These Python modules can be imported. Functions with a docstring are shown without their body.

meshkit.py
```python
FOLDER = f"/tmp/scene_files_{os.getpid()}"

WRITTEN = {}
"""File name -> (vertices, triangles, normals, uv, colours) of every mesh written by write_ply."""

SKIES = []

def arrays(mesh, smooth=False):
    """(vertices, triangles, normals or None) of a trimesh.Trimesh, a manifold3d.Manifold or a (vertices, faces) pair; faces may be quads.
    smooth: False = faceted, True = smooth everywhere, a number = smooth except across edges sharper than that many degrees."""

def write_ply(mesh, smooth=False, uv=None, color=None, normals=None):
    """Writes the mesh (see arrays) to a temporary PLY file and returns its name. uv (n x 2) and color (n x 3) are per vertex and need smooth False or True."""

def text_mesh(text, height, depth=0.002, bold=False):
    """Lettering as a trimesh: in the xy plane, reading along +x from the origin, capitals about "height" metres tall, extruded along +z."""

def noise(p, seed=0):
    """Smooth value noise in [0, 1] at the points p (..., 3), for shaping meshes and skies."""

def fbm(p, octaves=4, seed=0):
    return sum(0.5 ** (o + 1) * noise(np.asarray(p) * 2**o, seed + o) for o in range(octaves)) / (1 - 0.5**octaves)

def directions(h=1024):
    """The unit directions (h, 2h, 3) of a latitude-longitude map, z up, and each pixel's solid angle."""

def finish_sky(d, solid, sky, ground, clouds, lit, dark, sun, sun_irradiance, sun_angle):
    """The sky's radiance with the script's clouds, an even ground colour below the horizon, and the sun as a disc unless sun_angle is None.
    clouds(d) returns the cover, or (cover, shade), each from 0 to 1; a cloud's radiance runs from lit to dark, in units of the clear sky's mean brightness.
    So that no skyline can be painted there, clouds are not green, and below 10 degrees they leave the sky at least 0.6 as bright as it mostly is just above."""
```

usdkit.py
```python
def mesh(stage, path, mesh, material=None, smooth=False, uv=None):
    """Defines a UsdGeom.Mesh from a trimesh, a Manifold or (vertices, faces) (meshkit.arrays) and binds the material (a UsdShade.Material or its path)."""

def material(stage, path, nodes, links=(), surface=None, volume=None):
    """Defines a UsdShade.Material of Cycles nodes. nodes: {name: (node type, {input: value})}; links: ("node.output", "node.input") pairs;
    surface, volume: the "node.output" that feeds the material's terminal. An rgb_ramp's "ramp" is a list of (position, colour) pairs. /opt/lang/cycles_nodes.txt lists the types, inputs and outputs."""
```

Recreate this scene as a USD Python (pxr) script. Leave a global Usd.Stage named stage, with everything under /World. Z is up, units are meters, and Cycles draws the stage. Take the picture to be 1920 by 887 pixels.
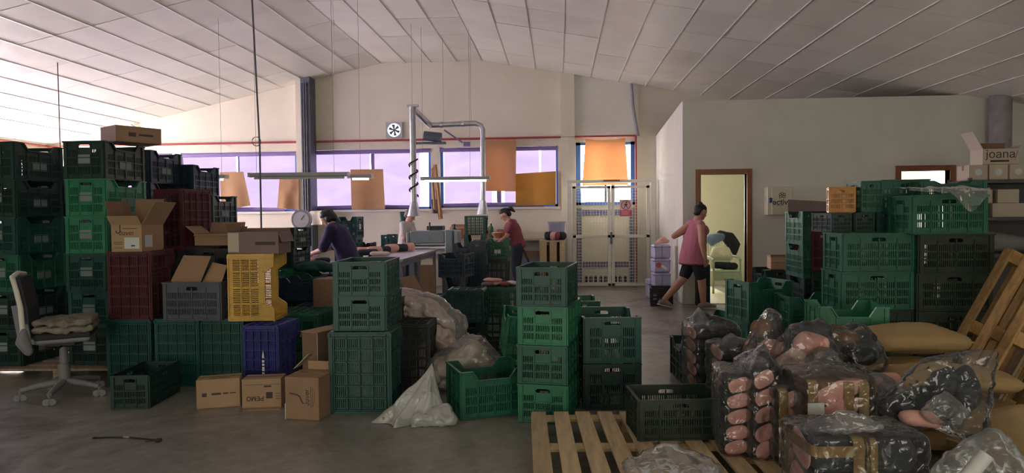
import math, random, numpy as np, trimesh, usdkit, meshkit
import manifold3d as m3
from shapely.geometry import Polygon, box as sbox, Point
from shapely import union_all, affinity
from pxr import Usd, UsdGeom, UsdLux, UsdShade, Gf, Sdf

stage = Usd.Stage.CreateInMemory()
UsdGeom.SetStageUpAxis(stage, 'Z'); UsdGeom.SetStageMetersPerUnit(stage, 1.0)
UsdGeom.Xform.Define(stage, '/World')
rnd = random.Random(7)

# ------------------------------------------------------------------ camera (picture 1920 x 887)
F = 1250.0; YAW = math.radians(4.0); PIT = math.atan(38 / 1250); ROL = math.radians(.6)
EYE = np.array([0, 0, 1.5])
cf = np.array([-math.sin(YAW) * math.cos(PIT), math.cos(YAW) * math.cos(PIT), -math.sin(PIT)])
_r0 = np.array([math.cos(YAW), math.sin(YAW), 0]); _u0 = np.cross(_r0, cf)
cr = math.cos(ROL) * _r0 - math.sin(ROL) * _u0; cu = math.cos(ROL) * _u0 + math.sin(ROL) * _r0
cam = UsdGeom.Camera.Define(stage, '/World/camera')
cam.CreateHorizontalApertureAttr(36.0); cam.CreateVerticalApertureAttr(36.0 * 887 / 1920)
cam.CreateFocalLengthAttr(36.0 * F / 1920); cam.CreateClippingRangeAttr(Gf.Vec2f(.05, 200))
cam.CreateExposureAttr(0.3)
cam.AddTransformOp().Set(Gf.Matrix4d(*cr, 0, *cu, 0, *(-cf), 0, *EYE, 1))
# light levels: the daylight behind each opening and the tubes
L_FILM, L_GLASS, L_LEFT, L_REAR, L_ROOM, L_TUBE = .92, 3.0, 32.0, 2.7, 18.0, 13.0
dome = UsdLux.DomeLight.Define(stage, '/World/sky'); dome.CreateIntensityAttr(0.02); dome.CreateColorAttr(Gf.Vec3f(.8, .9, 1))

def ray(x, y): return cf + cr * (x - 960) / F + cu * (443.5 - y) / F
def G(x, y, z=0.0):                     # the point of the horizontal plane z seen at a pixel
    d = ray(x, y); return EYE + d * (z - 1.5) / d[2]
def PY(x, y, Y):                        # ... of the wall plane y = Y
    d = ray(x, y); return EYE + d * Y / d[1]
def xy(px, dep, z=0.0):                 # the point at height z, dep metres in front of the lens, in column px
    A = np.array([[cf[0], cf[1]], [cr[0], cr[1]]])
    b = np.array([dep - cf[2] * (z - 1.5), (px - 960) / F * dep - cr[2] * (z - 1.5)])
    s = np.linalg.solve(A, b); return np.array([s[0], s[1], z])

# ------------------------------------------------------------------ materials
def mat(name, col, rough=.6, var=.12, scale=6.0, bump=0.0, bscale=40.0, metallic=0.0, spec=.5, stretch=(1, 1, 1), transl=None, rvar=0.0, coord='position'):
    col = np.array(col, float)
    n = {'g': ('geometry', {}) if coord == 'position' else ('texture_coordinate', {}), 'm': ('mapping', {'scale': stretch}),
         'n': ('noise_texture', {'scale': scale, 'detail': 5.0, 'roughness': .6}),
         'r': ('rgb_ramp', {'ramp': [(.3, np.clip(col * (1 - var), 0, 1)), (.7, np.clip(col * (1 + var), 0, 1))]}),
         'p': ('principled_bsdf', {'roughness': rough, 'metallic': metallic, 'specular_ior_level': spec})}
    l = [('g.' + coord, 'm.vector'), ('m.vector', 'n.vector'), ('n.fac', 'r.fac')]
    if rvar:
        n['o'] = ('object_info', {}); n['ma'] = ('map_range', {'to_min': 1 - rvar, 'to_max': 1 + rvar}); n['h'] = ('hsv', {})
        l += [('o.random', 'ma.value'), ('ma.result', 'h.value'), ('r.color', 'h.color'), ('h.color', 'p.base_color')]
    else:
        l.append(('r.color', 'p.base_color'))
    if bump:
        n['n2'] = ('noise_texture', {'scale': bscale, 'detail': 4.0}); n['b'] = ('bump', {'strength': bump, 'distance': .01})
        l += [('m.vector', 'n2.vector'), ('n2.fac', 'b.height'), ('b.normal', 'p.normal')]
    surf = 'p.BSDF'
    if transl is not None:
        n['t'] = ('translucent_bsdf', {'color': transl[1]}); n['x'] = ('mix_closure', {'fac': transl[0]})
        l += [('p.BSDF', 'x.closure1'), ('t.BSDF', 'x.closure2')]; surf = 'x.closure'
    return usdkit.material(stage, '/World/Looks/' + name, n, l, surface=surf)

def glow(name, col, strength, var=0.0, scale=2.0, stretch=(1, 1, 1)):
    col = np.array(col, float)
    n = {'e': ('emission', {'color': col, 'strength': float(strength)})}; l = []
    if var:
        n |= {'g': ('geometry', {}), 'm': ('mapping', {'scale': stretch}), 'n': ('noise_texture', {'scale': scale, 'detail': 3.0, 'distortion': .6}),
              'r': ('rgb_ramp', {'ramp': [(.3, col * (1 - var)), (.7, col * (1 + var))]})}
        l += [('g.position', 'm.vector'), ('m.vector', 'n.vector'), ('n.fac', 'r.fac'), ('r.color', 'e.color')]
    return usdkit.material(stage, '/World/Looks/' + name, n, l, surface='e.emission')

def film(name, tint=(.93, .94, .96), clear=.62, milk=(.75, .76, .78), rough=.15, bump=.5, bscale=22.0):
    n = {'t': ('transparent_bsdf', {'color': tint}), 'd': ('diffuse_bsdf', {'color': milk}), 'tr': ('translucent_bsdf', {'color': milk}), 'g': ('glossy_bsdf', {'roughness': rough, 'color': (1, 1, 1)}),
         'geo': ('geometry', {}), 'n': ('noise_texture', {'type': 'ridged_multifractal', 'scale': bscale, 'detail': 3.0, 'distortion': .8}), 'b': ('bump', {'strength': bump, 'distance': .015}),
         'dm': ('mix_closure', {'fac': .45}), 'lw': ('layer_weight', {'blend': .5}), 'pw': ('math', {'math_type': 'power', 'value2': 3.0}), 'ma': ('math', {'math_type': 'multiply_add', 'value2': .45 * clear, 'value3': 1 - clear, 'use_clamp': True}), 'm1': ('mix_closure', {}), 'f': ('fresnel', {'IOR': 1.48}), 'fm': ('math', {'math_type': 'multiply_add', 'value2': 1.0, 'value3': .02}), 'm2': ('mix_closure', {})}
    l = [('lw.facing', 'pw.value1'), ('pw.value', 'ma.value1'), ('ma.value', 'm1.fac'), ('geo.position', 'n.vector'), ('n.fac', 'b.height'), ('b.normal', 'g.normal'), ('b.normal', 'd.normal'),
         ('d.BSDF', 'dm.closure1'), ('tr.BSDF', 'dm.closure2'), ('t.BSDF', 'm1.closure1'), ('dm.closure', 'm1.closure2'), ('f.fac', 'fm.value1'), ('fm.value', 'm2.fac'), ('m1.closure', 'm2.closure1'), ('g.BSDF', 'm2.closure2')]
    return usdkit.material(stage, '/World/Looks/' + name, n, l, surface='m2.closure')

M = {}
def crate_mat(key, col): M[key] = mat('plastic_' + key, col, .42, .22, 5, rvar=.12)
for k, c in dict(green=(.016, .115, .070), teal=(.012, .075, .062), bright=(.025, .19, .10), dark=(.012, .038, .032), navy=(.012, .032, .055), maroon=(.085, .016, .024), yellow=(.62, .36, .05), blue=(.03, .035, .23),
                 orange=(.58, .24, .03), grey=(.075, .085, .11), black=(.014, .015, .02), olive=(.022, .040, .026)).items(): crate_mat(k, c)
M['plate'] = mat('label_plate_grey', (.20, .24, .24), .6, .1)
M['plate_w'] = mat('label_paper_white', (.62, .66, .64), .7, .05)
M['wall'] = mat('painted_plaster', (.68, .63, .50), .8, .05, 1.2, .12, 9)
M['wallw'] = mat('white_plaster', (.70, .69, .595), .8, .06, 1.5, .12, 7)
M['concrete'] = mat('bare_concrete', (.26, .25, .24), .85, .25, 5, .25, 25)
M['steel_dark'] = mat('dark_steel', (.10, .11, .14), .5, .2, 6)
M['panel'] = mat('ceiling_panel_white', (.74, .72, .65), .42, .05, 1.5, .05, 5, spec=.35)
M['panel2'] = mat('ceiling_panel_offwhite', (.70, .68, .61), .42, .06, 1.5, .05, 5, spec=.35)
M['panel3'] = mat('ceiling_panel_cream', (.77, .75, .68), .42, .05, 1.5, .05, 5, spec=.35)
M['rail'] = mat('ceiling_rail_white', (.72, .70, .66), .35, .05)
M['deck'] = mat('roof_deck_dark', (.06, .055, .05), .9)
M['frame_blue'] = mat('window_frame_blue', (.06, .17, .55), .4, .08)
M['frame_lilac'] = mat('window_frame_lilac', (.22, .17, .36), .5, .1)
M['alu'] = mat('galvanised_duct', (.50, .51, .55), .35, .12, 8, metallic=.75)
M['white_metal'] = mat('white_enamel', (.72, .70, .60), .45, .06)
M['cream_door'] = mat('cream_door_panel', (.80, .74, .55), .6, .04)
M['red_pipe'] = mat('red_painted_pipe', (.32, .05, .05), .45, .15)
M['wood_door'] = mat('varnished_door_wood', (.26, .095, .035), .4, .2, 3, stretch=(12, 12, 1))
M['card'] = mat('cardboard_tan', (.42, .27, .16), .85, .08, 4)
M['card2'] = mat('cardboard_brown', (.33, .205, .125), .85, .08, 4)
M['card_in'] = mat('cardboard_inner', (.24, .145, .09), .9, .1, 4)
M['card_pale'] = mat('cardboard_pale', (.55, .47, .36), .85, .06, 4)
M['card_ink'] = mat('carton_print', (.07, .055, .06), .8, .1)
M['card_mauve'] = mat('cardboard_mauve', (.24, .17, .17), .85, .08, 4)
M['film_white'] = film('white_film', clear=.45, milk=(.95, .95, .93), rough=.25, bump=1.0, bscale=14)
M['tape'] = mat('brown_packing_tape', (.33, .21, .08), .22, .15, 20, .3, 30)
M['wood'] = mat('pallet_pine', (.60, .45, .26), .75, .22, 3, .15, 30, stretch=(9, 1, 9), rvar=.15)
M['wood_old'] = mat('pallet_pine_aged', (.50, .30, .12), .75, .3, 4, .2, 30, stretch=(6, 6, 1), rvar=.2)
M['wood_grey'] = mat('pallet_wood_grey', (.30, .22, .15), .8, .3, 4, .2, 30, stretch=(6, 6, 1))
M['pink'] = mat('pink_foam', (.80, .43, .37), .85, .12, 10)
M['pad_dark'] = mat('charcoal_foam', (.035, .04, .05), .8, .2, 12, .2, 60)
M['pad_brown'] = mat('brown_felt', (.20, .105, .05), .85, .2, 12)
M['pad_cream'] = mat('cream_foam', (.72, .58, .50), .85, .12, 10)
M['sack'] = mat('tan_paper_sack', (.40, .27, .12), .75, .1, 3, .12, 12)
M['clear'] = film('clear_polythene', clear=.965, rough=.06, bump=.8, bscale=20)
M['milky'] = film('milky_polythene', clear=.84, milk=(.82, .82, .82), rough=.2, bump=1.0, bscale=18)
M['white_bag'] = mat('white_plastic_bag', (.80, .80, .78), .35, .05, 6, .4, 25, transl=(.35, (.8, .8, .8)))
M['grey_cloth'] = mat('grey_green_cloth', (.22, .20, .16), .95, .3, 12, .3, 60)
M['rag'] = mat('cream_rag', (.52, .44, .34), .95, .2, 10, .3, 50)
M['chair_grey'] = mat('chair_grey_plastic', (.20, .20, .21), .5, .1)
M['chair_black'] = mat('chair_black_fabric', (.035, .035, .04), .9, .1)
M['silver'] = mat('bright_steel', (.62, .62, .64), .25, .05, metallic=.85)
M['black'] = mat('black_plastic', (.02, .02, .022), .5, .1)
M['table_top'] = mat('table_laminate', (.55, .50, .52), .3, .06)
M['table_leg'] = mat('table_leg_grey', (.26, .25, .30), .5, .1)
M['machine'] = mat('machine_green_grey', (.16, .20, .20), .45, .1)
M['machine_pale'] = mat('machine_pale_panel', (.42, .44, .47), .45, .1)
M['skin'] = mat('skin', (.50, .27, .18), .6, .08)
M['skin_pale'] = mat('skin_pale', (.62, .35, .28), .6, .08)
M['hair'] = mat('black_hair', (.015, .012, .013), .5, .3, 30)
M['hair_grey'] = mat('grey_brown_hair', (.16, .12, .11), .6, .3, 30)
M['pink_tunic'] = mat('pink_check_tunic', (.44, .15, .20), .9, .10, 60)
M['navy_cloth'] = mat('navy_cloth', (.035, .028, .085), .9, .15, 10)
M['black_cloth'] = mat('black_cloth', (.018, .018, .026), .9, .15, 10)
M['grey_shirt'] = mat('grey_shirt', (.46, .42, .40), .9, .08)
M['maroon_shirt'] = mat('maroon_shirt', (.24, .055, .075), .9, .12)
M['jeans'] = mat('dark_jeans', (.03, .04, .065), .9, .15)
M['shoe'] = mat('grey_trainer', (.28, .26, .26), .7, .2, 30)
M['sole'] = mat('white_sole', (.6, .58, .55), .6)
M['orange_cloth'] = mat('orange_cloth', (.62, .40, .22), .9, .05, 3, transl=(.5, (.72, .44, .26)))
M['tan_sheet'] = mat('tan_leather_sheet', (.50, .33, .18), .85, .08, 4, transl=(.35, (.75, .45, .2)))
M['ochre_sheet'] = mat('ochre_card_sheet', (.52, .34, .09), .8, .06, 4, transl=(.40, (.80, .45, .08)))
M['tile_blue'] = mat('blue_brick', (.15, .16, .32), .6, .2, 20)
M['sign_red'] = mat('sign_red', (.55, .10, .12), .6)
M['sign_white'] = mat('sign_pale', (.62, .50, .48), .6)
M['lilac_wrap'] = mat('lilac_shrink_wrap', (.42, .42, .58), .35, .12, 8, .2, 20)
M['white_paint'] = mat('white_print', (.75, .75, .72), .6)
M['chair_green'] = mat('painted_rattan_green', (.42, .50, .36), .6, .1)
M['cream_bag'] = mat('cream_handbag', (.72, .68, .52), .6)
M['blue_cloth'] = mat('blue_denim', (.16, .22, .34), .9, .15)
M['box_cream'] = mat('meter_box_cream', (.66, .64, .46), .45, .04)
M['shelf_steel'] = mat('shelf_steel_dark', (.09, .085, .085), .5, .2)
M['terracotta'] = mat('terracotta', (.5, .22, .12), .8)
M['lamp_body'] = mat('lamp_housing_grey', (.42, .42, .43), .5, .06)
M['tube'] = glow('lit_tube', (1, .97, .92), L_TUBE)
M['film_lit'] = glow('lilac_lit_film', (.78, .60, 1.0), L_FILM, .10, 1.1, (1, 1, 2.2))
M['film_lit2'] = glow('lilac_lit_film_double', (.55, .40, .80), L_FILM * .8, .10, 1.2)
M['glass_lit'] = glow('daylit_glass', (1, .98, .94), L_GLASS)
M['left_lilac'] = glow('daylit_lilac_film_left', (.84, .66, 1.0), L_LEFT)
M['left_lit'] = glow('daylit_glass_left', (1, .90, .86), L_LEFT)
M['rear_lit'] = glow('daylit_rear_door', (1, .96, .80), L_REAR)
M['gate_lit'] = glow('daylit_glass_gate', (1, .97, .90), 9.0)
M['room_lit'] = glow('daylit_glass_room', (1, .97, .86), L_ROOM)

# floor: worn, sealed concrete
usdkit.material(stage, '/World/Looks/floor_concrete', {
    'g': ('geometry', {}), 'n1': ('noise_texture', {'scale': .9, 'detail': 8.0, 'roughness': .65, 'distortion': .5}), 'n2': ('noise_texture', {'scale': 9.0, 'detail': 8.0, 'roughness': .7}), 'm': ('mapping', {'scale': (1, .35, 1)}),
    'n3': ('noise_texture', {'scale': 5.0, 'detail': 6.0, 'distortion': 1.5}),
    'r1': ('rgb_ramp', {'ramp': [(.25, (.19, .185, .160)), (.5, (.275, .265, .228)), (.75, (.35, .338, .292))]}), 'r2': ('rgb_ramp', {'ramp': [(.35, (.62, .62, .62)), (.65, (1.1, 1.1, 1.1))]}),
    'r3': ('rgb_ramp', {'ramp': [(.60, (0, 0, 0)), (.72, (1, 1, 1))]}), 'mx': ('mix', {'mix_type': 'multiply', 'fac': .7}), 'mx2': ('mix', {'mix_type': 'mix', 'color2': (.40, .375, .34)}), 'ml': ('math', {'math_type': 'multiply', 'value2': .35}),
    'mr': ('map_range', {'from_min': .3, 'from_max': .7, 'to_min': .20, 'to_max': .46}), 'b': ('bump', {'strength': .12, 'distance': .01}), 'p': ('principled_bsdf', {'specular_ior_level': .5})},
    [('g.position', 'n1.vector'), ('g.position', 'n2.vector'), ('g.position', 'm.vector'), ('m.vector', 'n3.vector'), ('n1.fac', 'r1.fac'), ('n2.fac', 'r2.fac'), ('n3.fac', 'r3.fac'), ('r1.color', 'mx.color1'), ('r2.color', 'mx.color2'),
     ('mx.color', 'mx2.color1'), ('r3.color', 'ml.value1'), ('ml.value', 'mx2.fac'), ('mx2.color', 'p.base_color'), ('n1.fac', 'mr.value'), ('mr.result', 'p.roughness'), ('n2.fac', 'b.height'), ('b.normal', 'p.normal')], surface='p.BSDF')
M['floor'] = UsdShade.Material.Get(stage, '/World/Looks/floor_concrete')

# ------------------------------------------------------------------ building helpers
used = {}
def numbered(parent, name):
    k = (str(parent), name); n = used.get(k, -1) + 1; used[k] = n
    return name if n == 0 else f'{name}_{n:03d}'

def keys(prim, label=None, cat=None, group=None, kind=None):
    for k, v in (('label', label), ('category', cat), ('group', group), ('kind', kind)):
        if v: prim.SetCustomDataByKey(k, v)
    return prim

def rotz(a):
    c, s = math.cos(a), math.sin(a); return np.array([[c, -s, 0], [s, c, 0], [0, 0, 1.0]])
def rotx(a):
    c, s = math.cos(a), math.sin(a); return np.array([[1, 0, 0], [0, c, -s], [0, s, c.real]])
def roty(a):
    c, s = math.cos(a), math.sin(a); return np.array([[c, 0, s], [0, 1, 0], [-s, 0, c]])

def gfm(R, t):
    R = np.asarray(R, float).T; return Gf.Matrix4d(*R[0], 0, *R[1], 0, *R[2], 0, *[float(v) for v in t], 1)

def thing(name, label, cat, loc=(0, 0, 0), R=None, group=None, kind=None):
    p = '/World/' + numbered('/World', name); x = UsdGeom.Xform.Define(stage, p)
    x.AddTransformOp().Set(gfm(np.eye(3) if R is None else R, loc)); keys(x.GetPrim(), label, cat, group, kind)
    return p

def obj(name, mesh, m, parent='/World', smooth=False, label=None, cat=None, group=None, kind=None, at=None):
    if isinstance(mesh, MB): mesh = mesh.mesh()
    p = f'{parent}/' + numbered(parent, name)
    g = usdkit.mesh(stage, p, mesh, M[m] if isinstance(m, str) else m, smooth=smooth)
    if at is not None: g.AddTransformOp().Set(gfm(at[0], at[1]))
    keys(g.GetPrim(), label, cat, group, kind); return p

class MB:
    def __init__(s): s.v, s.f, s.n = [], [], 0
    def add(s, v, f):
        v = np.asarray(v, float); s.v.append(v); s.f.append(np.asarray(f, int) + s.n); s.n += len(v); return s
    def tm(s, m): return s.add(m.vertices, m.faces)
    def box(s, c, size, R=None, bev=0.0):
        c = np.asarray(c, float); h = np.asarray(size, float) / 2
        if bev:
            b = min(bev, h.min() * .6); pts = [np.array([sx, sy, sz]) * (h - b * np.array(k)) for sx in (-1, 1) for sy in (-1, 1) for sz in (-1, 1) for k in ((0, 1, 1), (1, 0, 1), (1, 1, 0))]
            m = trimesh.convex.convex_hull(np.array(pts)); v, f = m.vertices, m.faces
        else:
            v = np.array([[x, y, z] for x in (-1, 1) for y in (-1, 1) for z in (-1, 1)]) * h
            f = [[0, 1, 3], [0, 3, 2], [4, 6, 7], [4, 7, 5], [0, 4, 5], [0, 5, 1], [2, 3, 7], [2, 7, 6], [0, 2, 6], [0, 6, 4], [1, 5, 7], [1, 7, 3]]
        v = np.asarray(v)
        if R is not None: v = v @ np.asarray(R).T
        return s.add(v + c, f)
    def bb(s, lo, hi, bev=0.0):
        lo, hi = np.asarray(lo, float), np.asarray(hi, float); return s.box((lo + hi) / 2, np.abs(hi - lo), None, bev)
    def bar(s, a, b, w, h, up=(0, 0, 1), bev=0.0):
        a, b = np.asarray(a, float), np.asarray(b, float); d = b - a; L = np.linalg.norm(d); d = d / L
        if abs(np.dot(d, up)) > .98: up = (0, 1, 0)
        y = np.cross(up, d); y /= np.linalg.norm(y); z = np.cross(d, y)
        return s.box((a + b) / 2, (L, w, h), np.array([d, y, z]).T, bev)
    def tube(s, pts, r, n=8):
        p = np.asarray(pts, float); t = np.gradient(p, axis=0); t /= np.linalg.norm(t, axis=1, keepdims=True) + 1e-12
        a = np.cross(t, [0, 0, 1.0] if abs(t[:, 2]).mean() < .8 else [1.0, 0, 0]); a /= np.linalg.norm(a, axis=1, keepdims=True) + 1e-12
        b = np.cross(t, a); an = np.arange(n) * 2 * np.pi / n; r = np.broadcast_to(r, (len(p),))
        v = p[:, None] + r[:, None, None] * (np.cos(an)[None, :, None] * a[:, None] + np.sin(an)[None, :, None] * b[:, None])
        i, j = np.meshgrid(np.arange(len(p) - 1), np.arange(n), indexing='ij')
        q = np.stack([i * n + j, i * n + (j + 1) % n, (i + 1) * n + (j + 1) % n, (i + 1) * n + j], -1).reshape(-1, 4)
        f = [*q[:, [0, 1, 2]], *q[:, [0, 2, 3]]]; m = len(p) * n
        f += [[m, (k + 1) % n, k] for k in range(n)] + [[m + 1, m - n + k, m - n + (k + 1) % n] for k in range(n)]
        return s.add(np.vstack([v.reshape(-1, 3), p[:1], p[-1:]]), f)
    def lathe(s, prof, c=(0, 0, 0), n=24, R=None):
        m = trimesh.creation.revolve(np.asarray(prof, float), sections=n); v = m.vertices if R is None else m.vertices @ np.asarray(R).T
        return s.add(v + np.asarray(c), m.faces)
    def prism(s, poly, h, R=None, t=(0, 0, 0)):
        for g in getattr(poly, 'geoms', [poly]):
            m = trimesh.creation.extrude_polygon(g, h, engine='earcut'); v = m.vertices if R is None else m.vertices @ np.asarray(R).T
            s.add(v + np.asarray(t), m.faces)
        return s
    def mesh(s): return np.vstack(s.v), np.vstack(s.f)

RXZ = np.array([[1, 0, 0], [0, 0, -1], [0, 1, 0.0]])     # polygon (x, z) drawn in a wall that faces -Y; extrusion goes to -Y
def lerp(a, b, t): return np.asarray(a) + (np.asarray(b) - np.asarray(a)) * t

def hull_tree(bones, ref=.02, smooth=8):
    """bones: [(p0, r0, p1, r1)] -> one smooth continuous surface."""
    parts = []
    for p0, r0, p1, r1 in bones:
        sph = []
        for p, r in ((p0, r0), (p1, r1)):
            rr = np.broadcast_to(r, (3,)); sph.append(m3.Manifold.sphere(1.0, 16).scale([float(x) for x in rr]).translate([float(x) for x in p]))
        parts.append(m3.Manifold.batch_hull(sph))
    u = m3.Manifold.batch_boolean(parts, m3.OpType.Add).refine_to_length(ref)
    me = u.to_mesh(); t = trimesh.Trimesh(me.vert_properties[:, :3], me.tri_verts, process=True)
    if smooth: trimesh.smoothing.filter_taubin(t, lamb=.5, nu=.52, iterations=smooth)
    return t

def blob(pts, ref=.03, amp=.02, freq=8.0, seed=1, smooth=6, ridge=False):
    """A crumpled soft body: the hull of balls (p, r), refined, smoothed and pushed about by noise."""
    h = m3.Manifold.batch_hull([m3.Manifold.sphere(1.0, 16).scale([float(x) for x in np.broadcast_to(r, (3,))]).translate([float(x) for x in p]) for p, r in pts]).refine_to_length(ref)
    me = h.to_mesh(); t = trimesh.Trimesh(me.vert_properties[:, :3], me.tri_verts, process=True)
    trimesh.smoothing.filter_taubin(t, iterations=smooth)
    n = meshkit.fbm(t.vertices * freq, 4, seed) - .5
    if ridge: n = .35 - np.abs(n) * 2.6
    v = t.vertices + t.vertex_normals * (n * 2 * amp)[:, None]; v[:, 2] = np.maximum(v[:, 2], min(p[2] for p, _ in pts) - .25 if False else -9)
    t.vertices = v; return t
def floorclip(t, z=0.002):
    v = np.array(t.vertices); v[:, 2] = np.maximum(v[:, 2], z); t.vertices = v; return t
# ================================================================== THE SETTING
YW = 14.35                                                      # inner face of the back wall
XL, XR = -11.5, 7.55
ZR = 4.84; X1, X2 = -3.83, -1.62                                # flat strip under the ridge
SL, SR = .214, .18
def ceil_z(x): return ZR - SL * max(0, X1 - x) - SR * max(0, x - X2)

obj('floor', MB().bb((XL - .3, -5, -.2), (XR + .3, 18, 0)), 'floor', kind='structure')

# back wall with its openings
def wx(px, py=330): return PY(px, py, YW)[0]
wins = [(-10.3, wx(323), 1.66, 2.98), (wx(340), wx(556), 1.66, 2.98), (wx(590), wx(808), 1.68, 2.99), (wx(825), wx(1046), 1.70, 3.0)]
gx0, gx1 = wx(1080), wx(1192)
out = [(XL - .3, -.2), (XR + .3, -.2), (XR + .3, ceil_z(XR) + .25), (X2, ZR + .25), (X1, ZR + .25), (XL - .3, ceil_z(XL) + .2)]
poly = Polygon(out)
for x0, x1, z0, z1 in wins: poly = poly.difference(sbox(x0, z0, x1, z1))
poly = poly.difference(sbox(gx0, 0, gx1, 3.06))
rx = (2.35, 3.0, 1.0, 2.2)                                      # window of the small room, out of sight
poly = poly.difference(sbox(rx[0], rx[2], rx[1], rx[3]))
obj('wall_back', MB().prism(poly, .25, RXZ, (0, YW + .25, 0)), 'wall', kind='structure')
# the other walls
lw = sbox(-5, -.2, YW + .25, 3.9)
for a in (7.9, 11.1): lw = lw.difference(sbox(a, 1.5, a + 2.7, 2.85))
RYZ = np.array([[0, 0, 1], [1, 0, 0], [0, 1, 0.0]])
obj('wall_left', MB().prism(lw, .25, RYZ, (XL - .25, 0, 0)), 'wall', kind='structure')
obj('wall_right', MB().bb((XR, -5, -.2), (XR + .25, YW + .25, 3.9)), 'wallw', kind='structure')
rw = Polygon(out).difference(sbox(-6.5, 0, -2.2, 3.4)).difference(sbox(1.2, 0, 5.2, 3.4))
obj('wall_rear', MB().prism(rw, .25, RXZ, (0, -4.75, 0)), 'wall', kind='structure')
k = 0
for i, a in enumerate((7.9, 11.1)):
    w = thing(f'window_{5 + i}', None, None, kind='structure')
    obj('pane', MB().bb((XL - .16, a, 1.5), (XL - .14, a + 2.7, 2.85)), 'left_lit' if i == 1 else 'left_lilac', w)
    f = MB()
    for y in (a, a + 1.35, a + 2.7): f.box((XL - .1, y, 2.17), (.06, .05, 1.35))
    for z in (1.5, 2.85): f.box((XL - .1, a + 1.35, z), (.06, 2.7, .05))
    obj('window_frame', f, 'frame_blue', w)
for i, (a, b) in enumerate(((-6.5, -2.2), (1.2, 5.2))):
    w = thing(f'door_{3 + i}', None, None, kind='structure')
    obj('daylight_opening', MB().bb((a, -5.0, 0), (b, -4.97, 3.4)), 'rear_lit', w)
    f = MB()
    for x in (a, b): f.box((x, -4.85, 1.7), (.1, .2, 3.4))
    f.box(((a + b) / 2, -4.85, 3.4), (b - a, .2, .1)); obj('door_frame', f, 'steel_dark', w)

# ceiling: deck, rails and panels
ce = thing('ceiling', None, None, kind='structure')
d = MB()
for xa, xb in ((XL - .3, X1), (X1, X2), (X2, XR + .3)):
    za, zb = ceil_z(xa) if xa > XL else ZR - SL * (X1 - xa), ceil_z(xb)
    v = [[x, y, z + o] for x, z in ((xa, za), (xb, zb)) for y in (-5, YW + .25) for o in (.05, .2)]
    d.tm(trimesh.convex.convex_hull(np.array(v)))
obj('roof_deck', d, 'deck', ce)
PW, PD = .56, 1.045
cols = [(X1 - k * .55 - .55, X1 - k * .55) for k in range(14)] + [(X1 + k * (X2 - X1) / 4, X1 + (k + 1) * (X2 - X1) / 4) for k in range(4)] + [(X2 + k * .578, X2 + (k + 1) * .578) for k in range(16)]
rows = [13.3 - 1.05 * k for k in range(-1, 18)]
rng = random.Random(3); rest = MB(); rails = MB(); shown = 0
def panel_mesh(xa, xb, ya, yb, dz, tl):
    g = .002; z = [ceil_z(xa + .001) if xa >= X2 else ceil_z(xa), ceil_z(xb)]
    za, zb = ceil_z(xa), ceil_z(xb); xa += g; xb -= g; ya += g * 2; yb -= g * 2
    v = np.array([[xa, ya, za], [xb, ya, zb], [xb, yb, zb + tl], [xa, yb, za + tl], [xa, ya, za + .02], [xb, ya, zb + .02], [xb, yb, zb + .02 + tl], [xa, yb, za + .02 + tl]]); v[:, 2] += dz
    return v, [[0, 2, 1], [0, 3, 2], [4, 5, 6], [4, 6, 7], [0, 1, 5], [0, 5, 4], [1, 2, 6], [1, 6, 5], [2, 3, 7], [2, 7, 6], [3, 0, 4], [3, 4, 7]]
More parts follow.
